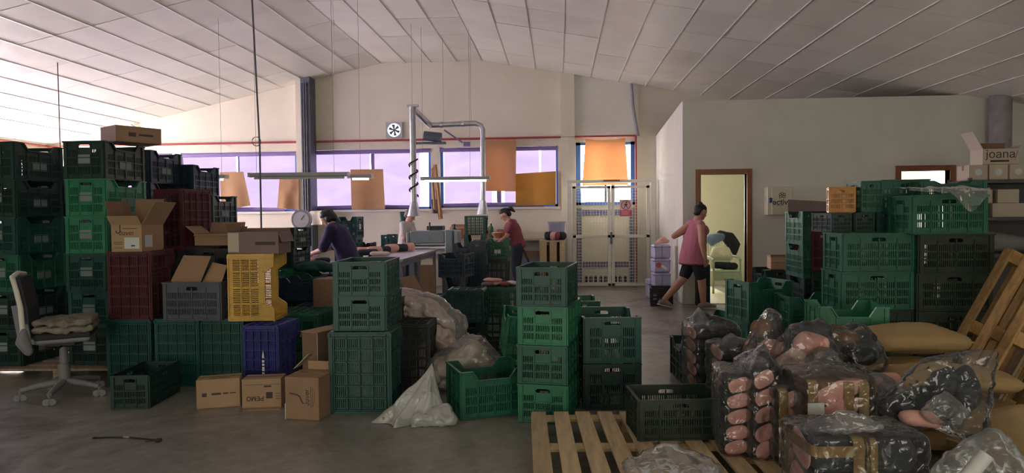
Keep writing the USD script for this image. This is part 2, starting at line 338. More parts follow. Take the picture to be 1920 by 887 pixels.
for y in rows:
    for xa, xb in cols:
        ya, yb = y, min(y + 1.05, YW - .002); xb = min(xb, XR - .002); xa = max(xa, XL + .002)
        if yb - ya < .05 or xb - xa < .05: continue
        tl = rng.uniform(-.005, .005); me = panel_mesh(xa, xb, ya, yb, rng.uniform(.004, .008), tl)
        hid = xa > 2.2 and y > 11.3 and False
        if y > 4.4 and shown < 298 and not hid:
            obj('ceiling_panel', me, rng.choice(['panel', 'panel', 'panel2', 'panel3']), ce); shown += 1
        else: rest.add(*me)
obj('ceiling_panel', rest, 'panel', ce, kind='stuff')
for xa, xb in cols[4:] if False else cols:
    if xb < XR - .05 and xa > XL: rails.bar((xb, -4.7, ceil_z(xb) + .003), (xb, YW - .01, ceil_z(xb) + .003), .014, .014)
obj('ceiling_rail', rails, 'rail', ce, kind='stuff')

# lilac-screened windows
def window(n, x0, x1, z0, z1, gaps, blue=(1, 1), cut=0):
    w = thing(f'window_{n}', None, None, kind='structure'); y = YW + .12
    obj('pane', MB().bb((x0, y + .03, z0), ((x0 + x1) / 2 - .02, y + .035, z1)), 'glass_lit', w)
    obj('pane', MB().bb(((x0 + x1) / 2 + .02, y + .03, z0), (x1, y + .035, z1)), 'glass_lit', w)
    fr = MB()
    for x in (x0 + .03, x1 - .03): fr.bb((x - .03, y - .05, z0), (x + .03, y + .05, z1))
    for z in (z0 + .025, z1 - .025): fr.bb((x0, y - .05, z - .025), (x1, y + .05, z + .025))
    obj('window_frame', fr, 'frame_blue', w)
    mx = (x0 + x1) / 2
    obj('mullion', MB().bb((mx - .045, y - .04, z0 + .05), (mx + .045, y + .04, z1 - .05)), 'frame_lilac', w)
    obj('window_sill', MB().bb((x0 - .05, YW - .06, z0 - .05), (x1 + .05, YW + .1, z0 - .005)), 'wallw', w)
    for (a, b, m_) in gaps:                                      # taped polythene sheets, slightly creased
        xa, xb = lerp(x0, x1, a), lerp(x0, x1, b); nx, nz = 14, 10; V = []
        for i in range(nx + 1):
            for j in range(nz + 1):
                u, t = i / nx, j / nz; e = meshkit.noise(np.array([[u * 5 + n * 7 + a * 9, t * 4, n]]))[0]
                V.append([xa + (xb - xa) * u, y - .07 - .03 * e, z0 + .05 + .012 * math.sin(u * 9 + n) * (1 - t) + (z1 - .03 - z0) * t])
        V = np.array(V); Fc = []
        for i in range(nx):
            for j in range(nz):
                p = i * (nz + 1) + j; Fc += [[p, p + nz + 1, p + nz + 2], [p, p + nz + 2, p + 1]]
        back = V + [0, .004, 0]; m_count = len(V)
        obj('screen_film', (np.vstack([V, back]), np.vstack([Fc, np.array(Fc)[:, ::-1] + m_count])), m_, w, smooth=True)
window(1, *wins[0], [(.0, .46, 'film_lit'), (.5, .985, 'film_lit')])
window(2, *wins[1], [(.01, .475, 'film_lit'), (.505, .985, 'film_lit')])
window(3, *wins[2], [(.01, .475, 'film_lit'), (.515, .90, 'film_lit')])
window(4, *wins[3], [(.035, .44, 'film_lit'), (.55, .84, 'film_lit'), (.86, .985, 'film_lit')])
# dark lilac header band over each screened window (the rolled edge of the sheet)
for i, (x0, x1, z0, z1) in enumerate(wins):
    obj('screen_roll', MB().tube([(x0, YW + .02, z1 - .05), (x1, YW + .02, z1 - .05)], .045, 8), 'frame_lilac', f'/World/window_{i + 1}'); obj('screen_roll', MB().tube([(x0 + .05, YW + .03, z0 + .05), ((x0 + x1) / 2, YW + .03, z0 + .065), (x1 - .3, YW + .03, z0 + .04)], .038, 8), 'frame_lilac', f'/World/window_{i + 1}')

# concrete column with a dark cable tray, at the back wall
ca, cb = PY(556, 300, YW - .3)[0], PY(584, 300, YW - .3)[0]
obj('trim_1', MB().bb((ca, YW - .3, 0), (ca + .13, YW, ceil_z(ca) + .1)), 'wall', kind='structure')
t2 = MB().bb((ca + .13, YW - .34, 0), (cb, YW, ceil_z(cb) + .1))
obj('trim_2', t2, 'steel_dark', kind='structure')
for k in range(3): obj('cable_tray_cable', MB().tube([(ca + .16 + .05 * k, YW - .36, 1.2), (ca + .16 + .05 * k, YW - .36, 4.4)], .012, 6), 'steel_dark', '/World/trim_2')
# pier between the hall windows and the gate bay
pa = wx(1052); pb = wx(1078)
obj('trim_3', MB().bb((pa, YW - .10, 0), (pb, YW, ceil_z(pb) + .05)), 'wall', kind='structure')
obj('trim_4', MB().bb((pb, YW - .02, 3.06), (wx(1197), YW, ceil_z(pb) + .05)), 'wallw', kind='structure')

# inner rooms: front partition with two doors, sloping side wall
PF = 11.3; pcx = 2.07
d1 = (PY(1314, 420, PF)[0], PY(1400, 420, PF)[0], 2.16); d2 = (PY(1689, 320, PF)[0], PY(1781, 320, PF)[0], 2.17)
tops = [(x, min(3.38, ceil_z(x) + .02)) for x in (XR, 6.6, pcx)]
pp = Polygon([(pcx, 0), (XR, 0)] + tops).difference(sbox(d1[0], 0, d1[1], d1[2])).difference(sbox(d2[0], 0, d2[1], d2[2]))
obj('wall_partition_front', MB().prism(pp, .12, RXZ, (0, PF + .12, 0)), 'wallw', kind='structure')
sp = Polygon([(PF + .12, 0), (YW, 0), (YW, 3.16), (PF + .12, 3.38)])
obj('wall_partition_side', MB().prism(sp, .12, RYZ, (pcx, 0, 0)), 'wallw', kind='structure')
obj('wall_partition_divider', MB().bb((4.75, PF + .12, 0), (4.87, YW, 3.0)), 'wallw', kind='structure')
obj('wall_partition_rear', MB().bb((4.87, 12.6, 0), (XR, 12.7, 3.0)), 'wallw', kind='structure')
obj('ceiling_partition', MB().bb((pcx + .12, PF + .12, 2.95), (4.75, YW, 3.0)).bb((4.87, PF + .12, 2.85), (XR, 12.6, 2.9)), 'wallw', kind='structure')
w = thing('window_7', None, None, kind='structure'); obj('pane', MB().bb((rx[0], YW + .12, rx[2]), (rx[1], YW + .14, rx[3])), 'room_lit', w)
w2 = thing('window_8', None, None, kind='structure'); obj('pane', MB().bb((XR - .03, 11.7, 1.0), (XR - .01, 12.4, 2.4)), 'room_lit', w2)
for n, (a, b, z) in ((1, d1), (2, d2)):
    dt = thing(f'door_{n}', None, None, kind='structure')
    jw = .085
    for x, s in ((a, -1), (b, 1)): obj('jamb', MB().bb((x, PF - .02, 0), (x + s * jw, PF + .14, z + jw)), 'wood_door', dt)
    obj('lintel', MB().bb((a, PF - .02, z), (b, PF + .14, z + jw)), 'wood_door', dt)
    if n == 1: obj('door_leaf', MB().bb((a - .005, PF + .15, .01), (a + .035, PF + .15 + .86, z - .02)), 'wood_door', dt)
obj('floor_threshold', MB().bb((d1[0], PF - .02, 0), (d1[1], YW, .012)), 'cream_door', kind='structure')
# round concrete column and dark red eave beam at the right
cx = PY(1874, 250, PF - .2)[0]
obj('trim_5', MB().tube([(cx, PF - .22, 0), (cx, PF - .22, 3.42)], .15, 20), 'concrete', kind='structure', smooth=40)
obj('trim_6', MB().bar((XR - .02, -4, 3.12), (XR - .02, PF, 3.12), .06, .12), 'red_pipe', kind='structure')
# ================================================================== CRATES
KD = {'dip': (.60, .40, .36), 'low': (.60, .40, .285)}
stage.CreateClassPrim('/Prototypes')
def crate_proto(kind, col, plate=None):
    path = f'/Prototypes/{kind}_{col}' + (f'_{plate}' if plate else '')
    if stage.GetPrimAtPath(path): return path
    UsdGeom.Xform.Define(stage, path)
    L, W, H = KD[kind]; t = .006; nr = 3
    def slots(poly, spans, rows, w=.0075, pitch=.0145):
        cut = []
        for a, b in spans:
            n = int((b - a) // pitch); o = (b - a - n * pitch) / 2
            for i in range(n):
                x = a + o + i * pitch + (pitch - w) / 2
                for z0, z1 in rows: cut.append(sbox(x, z0, x + w, z1))
        return poly.difference(union_all(cut))
    zz = np.linspace(.035, H - .075, nr + 1); rows_ = [(zz[i] + .008, zz[i + 1] - .008) for i in range(nr)]
    # end walls (local x = +-L/2)
    hw = W / 2
    e = sbox(-hw + .004, .004, hw - .004, H)
    hh = Polygon([(-.055, H - .062), (.055, H - .062), (.06, H - .045), (.045, H - .034), (-.045, H - .034), (-.06, H - .045)])
    e = slots(e, [(-hw + .035, -.075), (.075, hw - .035)], rows_).difference(hh)
    e = slots(e, [(-.06, .06)], [(rows_[0][0], rows_[0][1])] if plate else [rows_[0], rows_[1]])
    for s in (-1, 1):
        R = np.array([[0, 0, s], [s, 0, 0], [0, 1, 0.0]])          # (u, v, n) -> (n*s, u*s, v)
        m = MB().prism(e, t, R, (s * (L / 2 - t), 0, 0))
        for u in (-hw + .016, hw - .016): m.box((s * (L / 2 + .004), u, H / 2), (.016, .032, H - .004))
        for u in (-.068, .068): m.box((s * (L / 2 + .003), u, H / 2 - .01), (.012, .010, H - .04))
        for z in (.010, zz[1], zz[2]): m.box((s * (L / 2 + .003), 0, z), (.012, W - .01, .008))
        obj('end_wall', m, col, path)
        if plate and plate != 'mark': obj('label_plate', MB().box((s * (L / 2 + .004), 0, (rows_[1][0] + rows_[2][0]) / 2 + .02), (.006, .12, .085)), plate, path)
    # side walls (local y = +-W/2)
    hl = L / 2
    if kind == 'dip':
        o = [(-hl + .004, .004), (hl - .004, .004), (hl - .004, H), (hl - .10, H), (hl - .16, H - .07), (-hl + .16, H - .07), (-hl + .10, H), (-hl + .004, H)]; top = H - .115
    else: o = [(-hl + .004, .004), (hl - .004, .004), (hl - .004, H), (-hl + .004, H)]; top = H - .07
    zs = np.linspace(.035, top, nr + 1); rw_ = [(zs[i] + .008, zs[i + 1] - .008) for i in range(nr)]
    sd = slots(Polygon(o), [(-hl + .035, -.155), (.155, hl - .035)], rw_)
    sd = slots(sd, [(-.145, -.008), (.008, .145)], [rw_[0], rw_[2]] if plate else rw_, .0075, .017)
    if kind == 'low': sd = sd.difference(affinity.translate(hh, 0, 0))
    for s in (-1, 1):
        R = np.array([[-s, 0, 0], [0, 0, s], [0, 1, 0.0]])
        m = MB().prism(sd, t, R, (0, s * (W / 2 - t), 0))
        for u in (-hl + .016, hl - .016): m.box((u, s * (W / 2 + .004), H / 2), (.032, .016, H - .004))
        for u in (-.15, 0, .15): m.box((u, s * (W / 2 + .003), (top + .03) / 2 + .005), (.010, .012, top + .02))
        for z in (.010, zs[1], zs[2]): m.box((0, s * (W / 2 + .003), z), (L - .01, .012, .008))
        obj('side_wall', m, col, path)
        if plate and plate != 'mark': obj('label_plate', MB().box((0, s * (W / 2 + .005), (rw_[1][0] + rw_[1][1]) / 2), (.17, .006, .085)), plate, path)
    # base: slotted floor with a grid of ribs below
    b = sbox(-hl + .004, -hw + .004, hl - .004, hw - .004).buffer(-.012).buffer(.012); cut = []
    gx = np.linspace(-hl + .03, hl - .03, 7); gy = np.linspace(-hw + .03, hw - .03, 5)
    for i in range(6):
        for j in range(4):
            for q in range(5):
                y = gy[j] + .014 + q * (gy[1] - gy[0] - .02) / 5; cut.append(sbox(gx[i] + .012, y, gx[i + 1] - .012, y + .0045))
    m = MB().prism(b.difference(union_all(cut)), .006, None, (0, 0, .010))
    for x in gx: m.box((x, 0, .005), (.008, W - .03, .022))
    for y in gy: m.box((0, y, .005), (L - .03, .008, .022))
    for x in (-hl + .012, hl - .012): m.box((x, 0, .008), (.016, W - .05, .018))
    for y in (-hw + .012, hw - .012): m.box((0, y, .008), (L - .05, .016, .018))
    obj('base', m, col, path)
    if plate == 'mark':
        q = MB().prism(Polygon([(.02, .02), (.02, .05), (.09, .035)]), .002, None, (0, 0, -.0085))
        for x0, x1 in ((-.02, .0), (-.05, -.03), (-.10, -.06), (-.125, -.11), (-.22, -.14)): q.bb((x0, .02, -.0085), (x1, .05, -.0065))
        obj('printed_mark', q, 'white_paint', path)
    # rim flange
    m = MB()
    for s in (-1, 1):
        m.box((s * (hl + .004), 0, H - .006), (.024, W + .024, .012))
        pts = [(q[0], q[1]) for q in (o[2:] if kind == 'dip' else o[2:4])]
        for (xa, za), (xb, zb) in zip(pts[:-1], pts[1:]): m.bar((xa, s * (hw + .004), za - .006), (xb, s * (hw + .004), zb - .006), .024, .012)
    obj('rim', m, col, path)
    return path

POSE = {'side': (np.eye(3), lambda L, W, H: (0, W / 2, 0)), 'end': (rotz(math.pi / 2), lambda L, W, H: (0, L / 2, 0)),
        'stand': (np.array([[0, 1, 0], [0, 0, 1], [1, 0, 0.0]]), lambda L, W, H: (0, 0, L / 2)),        # base towards the camera, long side upright
        'wide': (np.array([[-1, 0, 0], [0, 0, 1], [0, 1, 0.0]]), lambda L, W, H: (0, 0, W / 2)),        # base towards the camera, long side level
        'open_right': (np.array([[0, 0, 1], [0, -1, 0], [1, 0, 0.0]]), lambda L, W, H: (-H / 2, W / 2, L / 2)),
        'open_left': (np.array([[0, 0, -1], [0, 1, 0], [1, 0, 0.0]]), lambda L, W, H: (H / 2, W / 2, L / 2)),
        'flip': (np.diag([1., -1, -1]), lambda L, W, H: (0, W / 2, H)), 'flip_end': (rotz(math.pi / 2) @ np.diag([1., -1, -1]), lambda L, W, H: (0, L / 2, H))}
crate_n = 0
def crate(kind, col, pos, yaw, pose, label, group=None, scale=(1, 1, 1), plate=None, tilt=None, cat='crate', name='plastic_crate'):
    """pos: middle of the bottom of the face that looks at the camera."""
    proto = crate_proto(kind, col, plate); L, W, H = np.array(KD[kind]) * scale
    Rp, off = POSE[pose]; Rz = rotz(math.radians(yaw)); R = Rz @ Rp
    o = np.asarray(pos, float) + Rz @ np.array(off(L, W, H))
    if tilt is not None: R = tilt @ R
    p = '/World/' + numbered('/World', name); x = UsdGeom.Xform.Define(stage, p)
    x.AddTransformOp().Set(gfm(R @ np.diag(scale), o)); pr = x.GetPrim(); keys(pr, label, cat, group)
    pr.GetReferences().AddInternalReference(proto); pr.SetInstanceable(True)
    return o, R

ORD = ['topmost', 'second', 'third', 'fourth', 'fifth', 'sixth', 'seventh']
COLN = dict(green='green', teal='teal green', bright='bright green', dark='blackish green', navy='dark blue', maroon='maroon', yellow='yellow', blue='blue', orange='orange', grey='grey', black='black', olive='dark olive')
def stack(kind, cols, px, dep, where, yaw=0, pose='end', z0=0.0, scale=(1, 1, 1), plate=None, pitch=None, jit=.012, offs=None, group=None):
    """cols from bottom to top."""
    H = KD[kind][2] * scale[2]; pitch = pitch or H - .006; n = len(cols); r = random.Random(int(px * 7 + n))
    base = xy(px, dep, z0)
    for i, c in enumerate(cols):
        rank = n - 1 - i; lab = (f'{COLN[c]} crate, {ORD[rank]}' + (' from top' if rank else '') + f' {where}') if n > 1 else f'{COLN[c]} crate {where}'
        o = np.array([r.uniform(-jit, jit), r.uniform(-jit, jit), 0]) + (offs[i] if offs else 0)
        crate(kind, c, base + [0, 0, i * (pitch + .0065)] + o, yaw + r.uniform(-1.2, 1.2), pose, lab, group or ('crates ' + where), scale, plate)
# ---- left: two tall stacks on a pallet behind the office chair, and those behind them
d6 = 6.45
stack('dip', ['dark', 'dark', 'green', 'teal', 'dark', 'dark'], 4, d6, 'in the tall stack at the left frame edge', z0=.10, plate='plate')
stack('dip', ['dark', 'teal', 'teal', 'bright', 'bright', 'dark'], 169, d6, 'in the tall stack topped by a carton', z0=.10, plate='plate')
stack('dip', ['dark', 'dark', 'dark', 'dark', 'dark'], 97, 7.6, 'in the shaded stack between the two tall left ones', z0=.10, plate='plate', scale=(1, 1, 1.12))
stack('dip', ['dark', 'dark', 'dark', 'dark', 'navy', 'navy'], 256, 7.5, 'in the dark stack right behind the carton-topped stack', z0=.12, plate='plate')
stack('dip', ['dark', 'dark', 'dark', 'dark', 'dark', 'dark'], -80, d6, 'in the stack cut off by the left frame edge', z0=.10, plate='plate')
# bottom row, standing on end with the bases to the camera
for px, c, lab in ((243, 'teal', 'under the maroon crate'), (333, 'teal', 'under the grey crate'), (416, 'teal', 'under the yellow crate')):
    crate('dip', c, xy(px, 6.0), 0, 'stand', f'dark green crate standing on end, base to the front, {lab}', 'dark green crates in the bottom row', (1, 1, 1))
crate('dip', 'maroon', xy(244, 6.0, .60), 0, 'stand', 'maroon crate standing on end with its grid base showing, below the open juice carton', None, (1.02, 1, 1))
crate('low', 'grey', xy(361, 5.95, .60), 0, 'side', 'grey crate packed with folded cardboard boxes, beside the yellow crate', None, (.87, .9, 1.2))
crate('dip', 'yellow', xy(472, 5.95, .60), 6, 'open_right', 'yellow crate lying on its side with the opening to the right', None, (.96, .9, 1.15))
crate('dip', 'blue', xy(490, 5.75), -2, 'stand', 'blue crate standing on end, in front of the yellow one', None, (.95, .78, 1.15), 'mark')
crate('low', 'dark', xy(245, 5.3), 6, 'end', 'small blackish green crate on the bare floor right of the office chair', None, (.86, .72, .95))
# maroon crate behind the carton, opening to the left
crate('dip', 'maroon', xy(318, 6.75, 1.20), -18, 'open_left', 'maroon crate on its side behind the open juice carton', None, (1.0, .9, 1.05))
crate('dip', 'black', xy(300, 6.75, .58), 0, 'side', 'black crate under the maroon crate behind the juice carton', None, (1, 1, 1.7))
crate('dip', 'black', xy(318, 7.05, .0), 0, 'side', 'black crate in the shade behind the bottom row of green ones', None, (.6, .6, 1.6))
stack('dip', ['dark', 'dark', 'dark', 'teal', 'dark'], 376, 7.8, 'in the stack with grey plates before the left window', z0=.0, yaw=0, plate='plate', scale=(1, .9, .99))
stack('dip', ['navy', 'dark', 'dark', 'dark', 'navy', 'navy'], 338, 8.1, 'in the dark stack behind the maroon crates', z0=.0)
stack('dip', ['dark', 'dark', 'bright', 'dark', 'dark'], 533, 8.6, 'in the slim stack right of the yellow crate', plate='plate', scale=(1, .72, .72), z0=.08)
# between the yellow crate and the big crates
crate('dip', 'green', xy(540, 6.55, .0), 0, 'flip', 'green crate lying upside down behind the blue one', None, (1.0, 1.3, 1.55))
crate('dip', 'navy', xy(600, 7.15, .0), 4, 'flip', 'dark blue crate upside down behind the tall tan carton', None, (1.0, 1.2, 1.5))
crate('dip', 'navy', xy(561, 7.75, .54), 3, 'side', 'blackish blue open crate behind the upturned green one', None, (.72, .9, .75))
crate('dip', 'teal', xy(612, 8.5, .50), 2, 'side', 'teal crate with a green cloth over its rim, in front of the worker in navy', None, (1.3, 1, .88))
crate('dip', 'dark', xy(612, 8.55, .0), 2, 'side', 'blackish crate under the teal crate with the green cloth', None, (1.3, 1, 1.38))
# big crates left of the middle
crate('dip', 'teal', xy(676, 5.1), 2, 'stand', 'big dark green crate standing on end with its base to the front', None, (1.03, 1.16, 1.1))
for k, (c, n) in enumerate((('teal', 'lower'), ('teal', 'upper'))):
    crate('low', c, xy(675, 5.15, .625 + k * .265), 2 + 2 * k, 'end', f'{n} of the two teal crates on the big upended green one', 'teal crates on the big upended crate', (1, .98, .95))
crate('dip', 'black', xy(768, 5.75), 2, 'stand', 'black crate standing on end, right of the big green one', None, (.95, .88, 1.0))
stack('dip', ['black', 'black'], 728, 6.2, 'in the pair behind the stacked teal crates', pose='side', scale=(.55, 1, 1.07))
# open green crate on the floor
crate('dip', 'green', xy(893, 4.93), -26 + 26 + 0, 'side', 'open green crate with dipped sides on the floor by the white plastic bag', None, (1, 1, 1)) if False else None
oc = G(866, 789); a = math.radians(24); oc = oc + rotz(a) @ np.array([.30, 0, 0])
crate('dip', 'green', oc + rotz(a) @ np.array([-.043, 0, 0]), 24, 'side', 'open green crate with dipped sides on the floor by the white plastic bag', None, (.86, 1, .99))
# centre stack
stack('low', ['bright', 'green', 'bright', 'teal'], 1019, 4.83, 'in the middle stack behind the flat pallet', yaw=-10, scale=(.95, .88, .99), jit=.006, offs=[(0, 0, 0), (0, 0, 0), (-.005, 0, 0), (-.01, .0, 0)])
stack('dip', ['dark', 'teal'], 1150, 5.15, 'in the pair right of the middle stack', yaw=4, scale=(1, 1.06, .99), jit=.012)
crate('dip', 'dark', xy(964, 5.6, .0), 4, 'end', 'blackish green crate under the leaning bright green one', None, (.9, .6, .83))
crate('dip', 'bright', xy(966, 5.58, .305), 8, 'end', 'bright green crate leaning behind the left edge of the middle stack', None, (1, .5, 1.0), tilt=roty(math.radians(8)))
crate('dip', 'green', xy(1092, 6.2, .345), 5, 'end', 'green crate whose corner shows between the two middle stacks', None, (.8, .8, 1))
crate('dip', 'dark', xy(1092, 6.2, .0), 5, 'end', 'blackish crate hidden between the two middle stacks', None, (.8, .8, .95))
crate('dip', 'dark', xy(1092, 6.22, .0), 5, 'end', 'blackish crate hidden between the two middle stacks', None, (.8, .8, .61)) if False else None
# pallet crate
PZ = .145
crate('low', 'olive', G(1277, 826, PZ), 6, 'side', 'dark olive crate standing on the flat pallet', None, (.84, .86, .88))
# mid-distance crates in front of the table
def mid(kind, col, px, y_base, y_top, w_px, pose, label, yaw=0, dscale=1.0, z0=None, group=None, dep=None, plate=None):
    """A crate from its picture size: front face from y_base to y_top, w_px wide."""
    dep = dep or 1.5 * F / (y_base - 405.0); s = F / dep; z = 0.0 if z0 is None else z0
    L, W, H = KD[kind]; zt = 1.5 + (405 - .0105 * (px - 960) - y_top) / s; h = max(.12, zt - z); w = w_px / s
    sc = {'side': (w / L, dscale, h / H), 'end': (dscale, w / W, h / H), 'stand': (h / L, w / W, dscale), 'wide': (w / L, h / W, dscale), 'flip': (w / L, dscale, h / H), 'open_right': (h / L, dscale, w / H), 'open_left': (h / L, dscale, w / H)}[pose]
    crate(kind, col, xy(px, dep, z), yaw, pose, label, group, sc, plate); return zt
mid('dip', 'dark', 786, 640, 556, 76, 'side', 'blackish open crate with rags, below the table front', dep=8.0)
mid('dip', 'dark', 757, 650, 566, 40, 'side', 'blackish crate squeezed behind the white sheet', dep=8.6)
z = mid('dip', 'navy', 851, 640, 520, 40, 'side', 'dark blue crate under the blue one, right of the table', dep=8.9)
mid('dip', 'navy', 846, 600, 476, 50, 'side', 'dark blue crate with bright rims at its right, against the table', dep=8.9, z0=z, yaw=-12)
z = mid('dip', 'dark', 873, 680, 604, 68, 'side', 'blackish crate under the overturned teal one', dep=7.3)
mid('dip', 'teal', 873, 680, 545, 68, 'wide', 'overturned teal crate lying base forward in the middle', dep=7.3, z0=z)
mid('dip', 'dark', 928, 680, 628, 62, 'side', 'blackish crate on the floor behind the green open crate', dep=6.85, dscale=.6)
mid('dip', 'green', 938, 660, 540, 66, 'stand', 'green crate lying with pads on top, left of the middle stack', dep=7.9, dscale=.8)
z = mid('dip', 'navy', 868, 640, 500, 34, 'side', 'dark blue crate behind the blue ones by the table leg', dep=10.0)
mid('dip', 'navy', 868, 600, 456, 34, 'side', 'dark blue crate with white papers, right of the machine', dep=10.0, z0=z)
z = mid('dip', 'navy', 897, 640, 520, 28, 'stand', 'grey-blue upright crate with a grid wall, lower of its pair', dep=9.6)
mid('dip', 'navy', 897, 600, 453, 28, 'stand', 'grey-blue upright crate with a grid wall, upper of its pair', dep=9.6, z0=z, plate='plate')
z = mid('dip', 'olive', 932, 640, 486, 40, 'stand', 'tall dark olive crate standing beside the woman in maroon', dep=10.3)
mid('dip', 'green', 933, 600, 448, 42, 'side', 'green crate at the hands of the woman in maroon', dep=10.3, z0=z, plate='plate_w')
z = mid('dip', 'teal', 891, 640, 440, 38, 'side', 'teal crate under the tall one on the bench side', dep=12.3)
mid('dip', 'teal', 891, 600, 405, 38, 'stand', 'teal crate upright on top, before the bench with jars', dep=12.3, z0=z)
# behind the worker in navy
for px, dep, zs, sw, n in ((648, 11.4, .75, .9, 'two teal ones behind the worker in navy'), (680, 11.9, .85, .65, 'small black tray crate by the wall'), (724, 13.85, .75, .5, 'small teal crate by the wall')):
    crate('dip', 'dark', xy(px, dep), 0, 'side', f'tall blackish crate under the {n}', None, (sw, 1, zs / .36))
z = mid('dip', 'teal', 648, 700, 446, 40, 'side', 'teal crate low behind the worker in navy', dep=11.4, z0=.75)
mid('dip', 'teal', 648, 600, 406, 42, 'side', 'teal crate behind the head of the worker in navy', dep=11.4, z0=z, plate='plate_w')
mid('dip', 'black', 680, 600, 455, 28, 'side', 'small black tray crate right of the teal ones', dep=11.9, z0=.85)
mid('dip', 'teal', 724, 560, 440, 18, 'end', 'small teal crate by the wall left of the worker in grey', dep=13.85, z0=.75)
# right of the middle: crates behind the pads
zt = 0
stack('dip', ['green', 'green'], 1444, 6.75, 'in the pair behind the pads near the open door', yaw=20, pose='side', scale=(.84, 1, 1.13))
crate('dip', 'green', xy(1362, 7.6), 18, 'side', 'green open crate low beside the pair at the open door', None, (.5, 1, .98))
crate('dip', 'dark', xy(1322, 5.75), 2, 'end', 'blackish green crate behind the leftmost bundles of pads', None, (1, .85, .98))
crate('low', 'black', xy(1241, 10.9), -6, 'end', 'black crate on the floor by the walking woman', None, (.6, .85, 1.05))
crate('low', 'dark', xy(1319, 11.0, .01), 0, 'open_left', 'blackish green crate on its side in the doorway', None, (1.08, .35, .75))
# right stacks
stack('low', ['olive', 'dark', 'green', 'green'], 1645, 5.75, 'in the wide stack under the orange crate', yaw=0, pose='side', scale=(1, 1, 1.16), jit=.008)
stack('low', ['black', 'olive', 'olive', 'olive', 'green'], 1789, 5.65, 'in the tallest right stack under the plastic sheet', yaw=0, pose='side', scale=(1, 1, 1.15), jit=.008, offs=[(0, 0, 0), (0, 0, 0), (0, 0, 0), (0, 0, 0), (-.06, -.02, 0)])
zr = 4 * (.285 * 1.16)
crate('low', 'dark', xy(1578, 6.08, zr), 0, 'end', 'small blackish crate under the orange crate', None, (.8, .42, .62))
crate('low', 'dark', xy(1621, 6.08, zr), 0, 'end', 'small blackish crate with slots, left of the two green-topped ones', None, (.8, .42, .62))
crate('low', 'teal', xy(1661, 6.1, zr), 0, 'end', 'small teal crate under the green top crate', None, (.8, .38, .62))
crate('low', 'orange', xy(1579, 6.12, zr + .182), -18, 'side', 'orange crate on top of the wide right stack', None, (.36, .8, .82))
crate('low', 'green', xy(1634, 6.1, zr + .182), -2, 'side', 'green crate leaning behind the top one, next to the orange crate', None, (.30, .9, 1.0))
crate('low', 'green', xy(1697, 6.1, zr + .182), -2, 'side', 'green top crate below the second door frame', None, (.68, .9, 1.03))
crate('dip', 'green', xy(1790, 5.76, 5 * (.285 * 1.15) + .0), -2, 'side', 'green crate with a dipped rim behind the plastic sheet', None, (.85, .6, .36))
stack('dip', ['dark', 'dark', 'green', 'green'], 1515, 7.6, 'in the narrow stack left of the maroon crate', yaw=0, pose='end', scale=(1, .26, 1.055))
crate('dip', 'dark', xy(1540, 7.7, .34), 0, 'stand', 'blackish crate under the maroon one at the right', None, (.6, .62, 1.0)) if False else None
stack('dip', ['dark', 'dark'], 1543, 7.55, 'in the pair under the right maroon crate', yaw=0, pose='end', scale=(1, .60, 1.16))
crate('dip', 'maroon', xy(1543, 7.55, .838), 0, 'end', 'maroon crate in the right heap, left of the wide green stack', None, (1, .60, 1.27))
crate('dip', 'dark', xy(1543, 7.55, 1.296), 0, 'end', 'blackish green crate lying on the right maroon crate', None, (1, .60, .62))
stack('dip', ['dark', 'dark'], 1464, 8.75, 'in the pair under the open tan carton', yaw=0, pose='end', scale=(1, .95, 1.05))
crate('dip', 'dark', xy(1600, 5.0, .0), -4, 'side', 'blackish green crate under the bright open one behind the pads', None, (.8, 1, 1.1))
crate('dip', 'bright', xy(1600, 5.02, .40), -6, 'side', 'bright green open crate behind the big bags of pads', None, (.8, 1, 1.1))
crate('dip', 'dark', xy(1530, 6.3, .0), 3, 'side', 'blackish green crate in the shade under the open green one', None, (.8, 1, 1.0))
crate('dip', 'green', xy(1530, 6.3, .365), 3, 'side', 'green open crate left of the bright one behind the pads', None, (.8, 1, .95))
# ================================================================== CARTONS
def printing(parent, txt, h, x, z, y, m='card_ink', R=None, bold=False, name='printed_text', flipped=False, rot=0):
    t = meshkit.text_mesh(txt, h, .0012, bold); v = t.vertices.copy()
    c = v.mean(0); a = math.radians(rot); v[:, :2] = (v[:, :2] - c[:2]) @ np.array([[math.cos(a), math.sin(a)], [-math.sin(a), math.cos(a)]])
    v = v @ RXZ.T + [x, y, z]
    if R is not None: v = v @ np.asarray(R).T
    obj(name, (v, t.faces), m, parent)

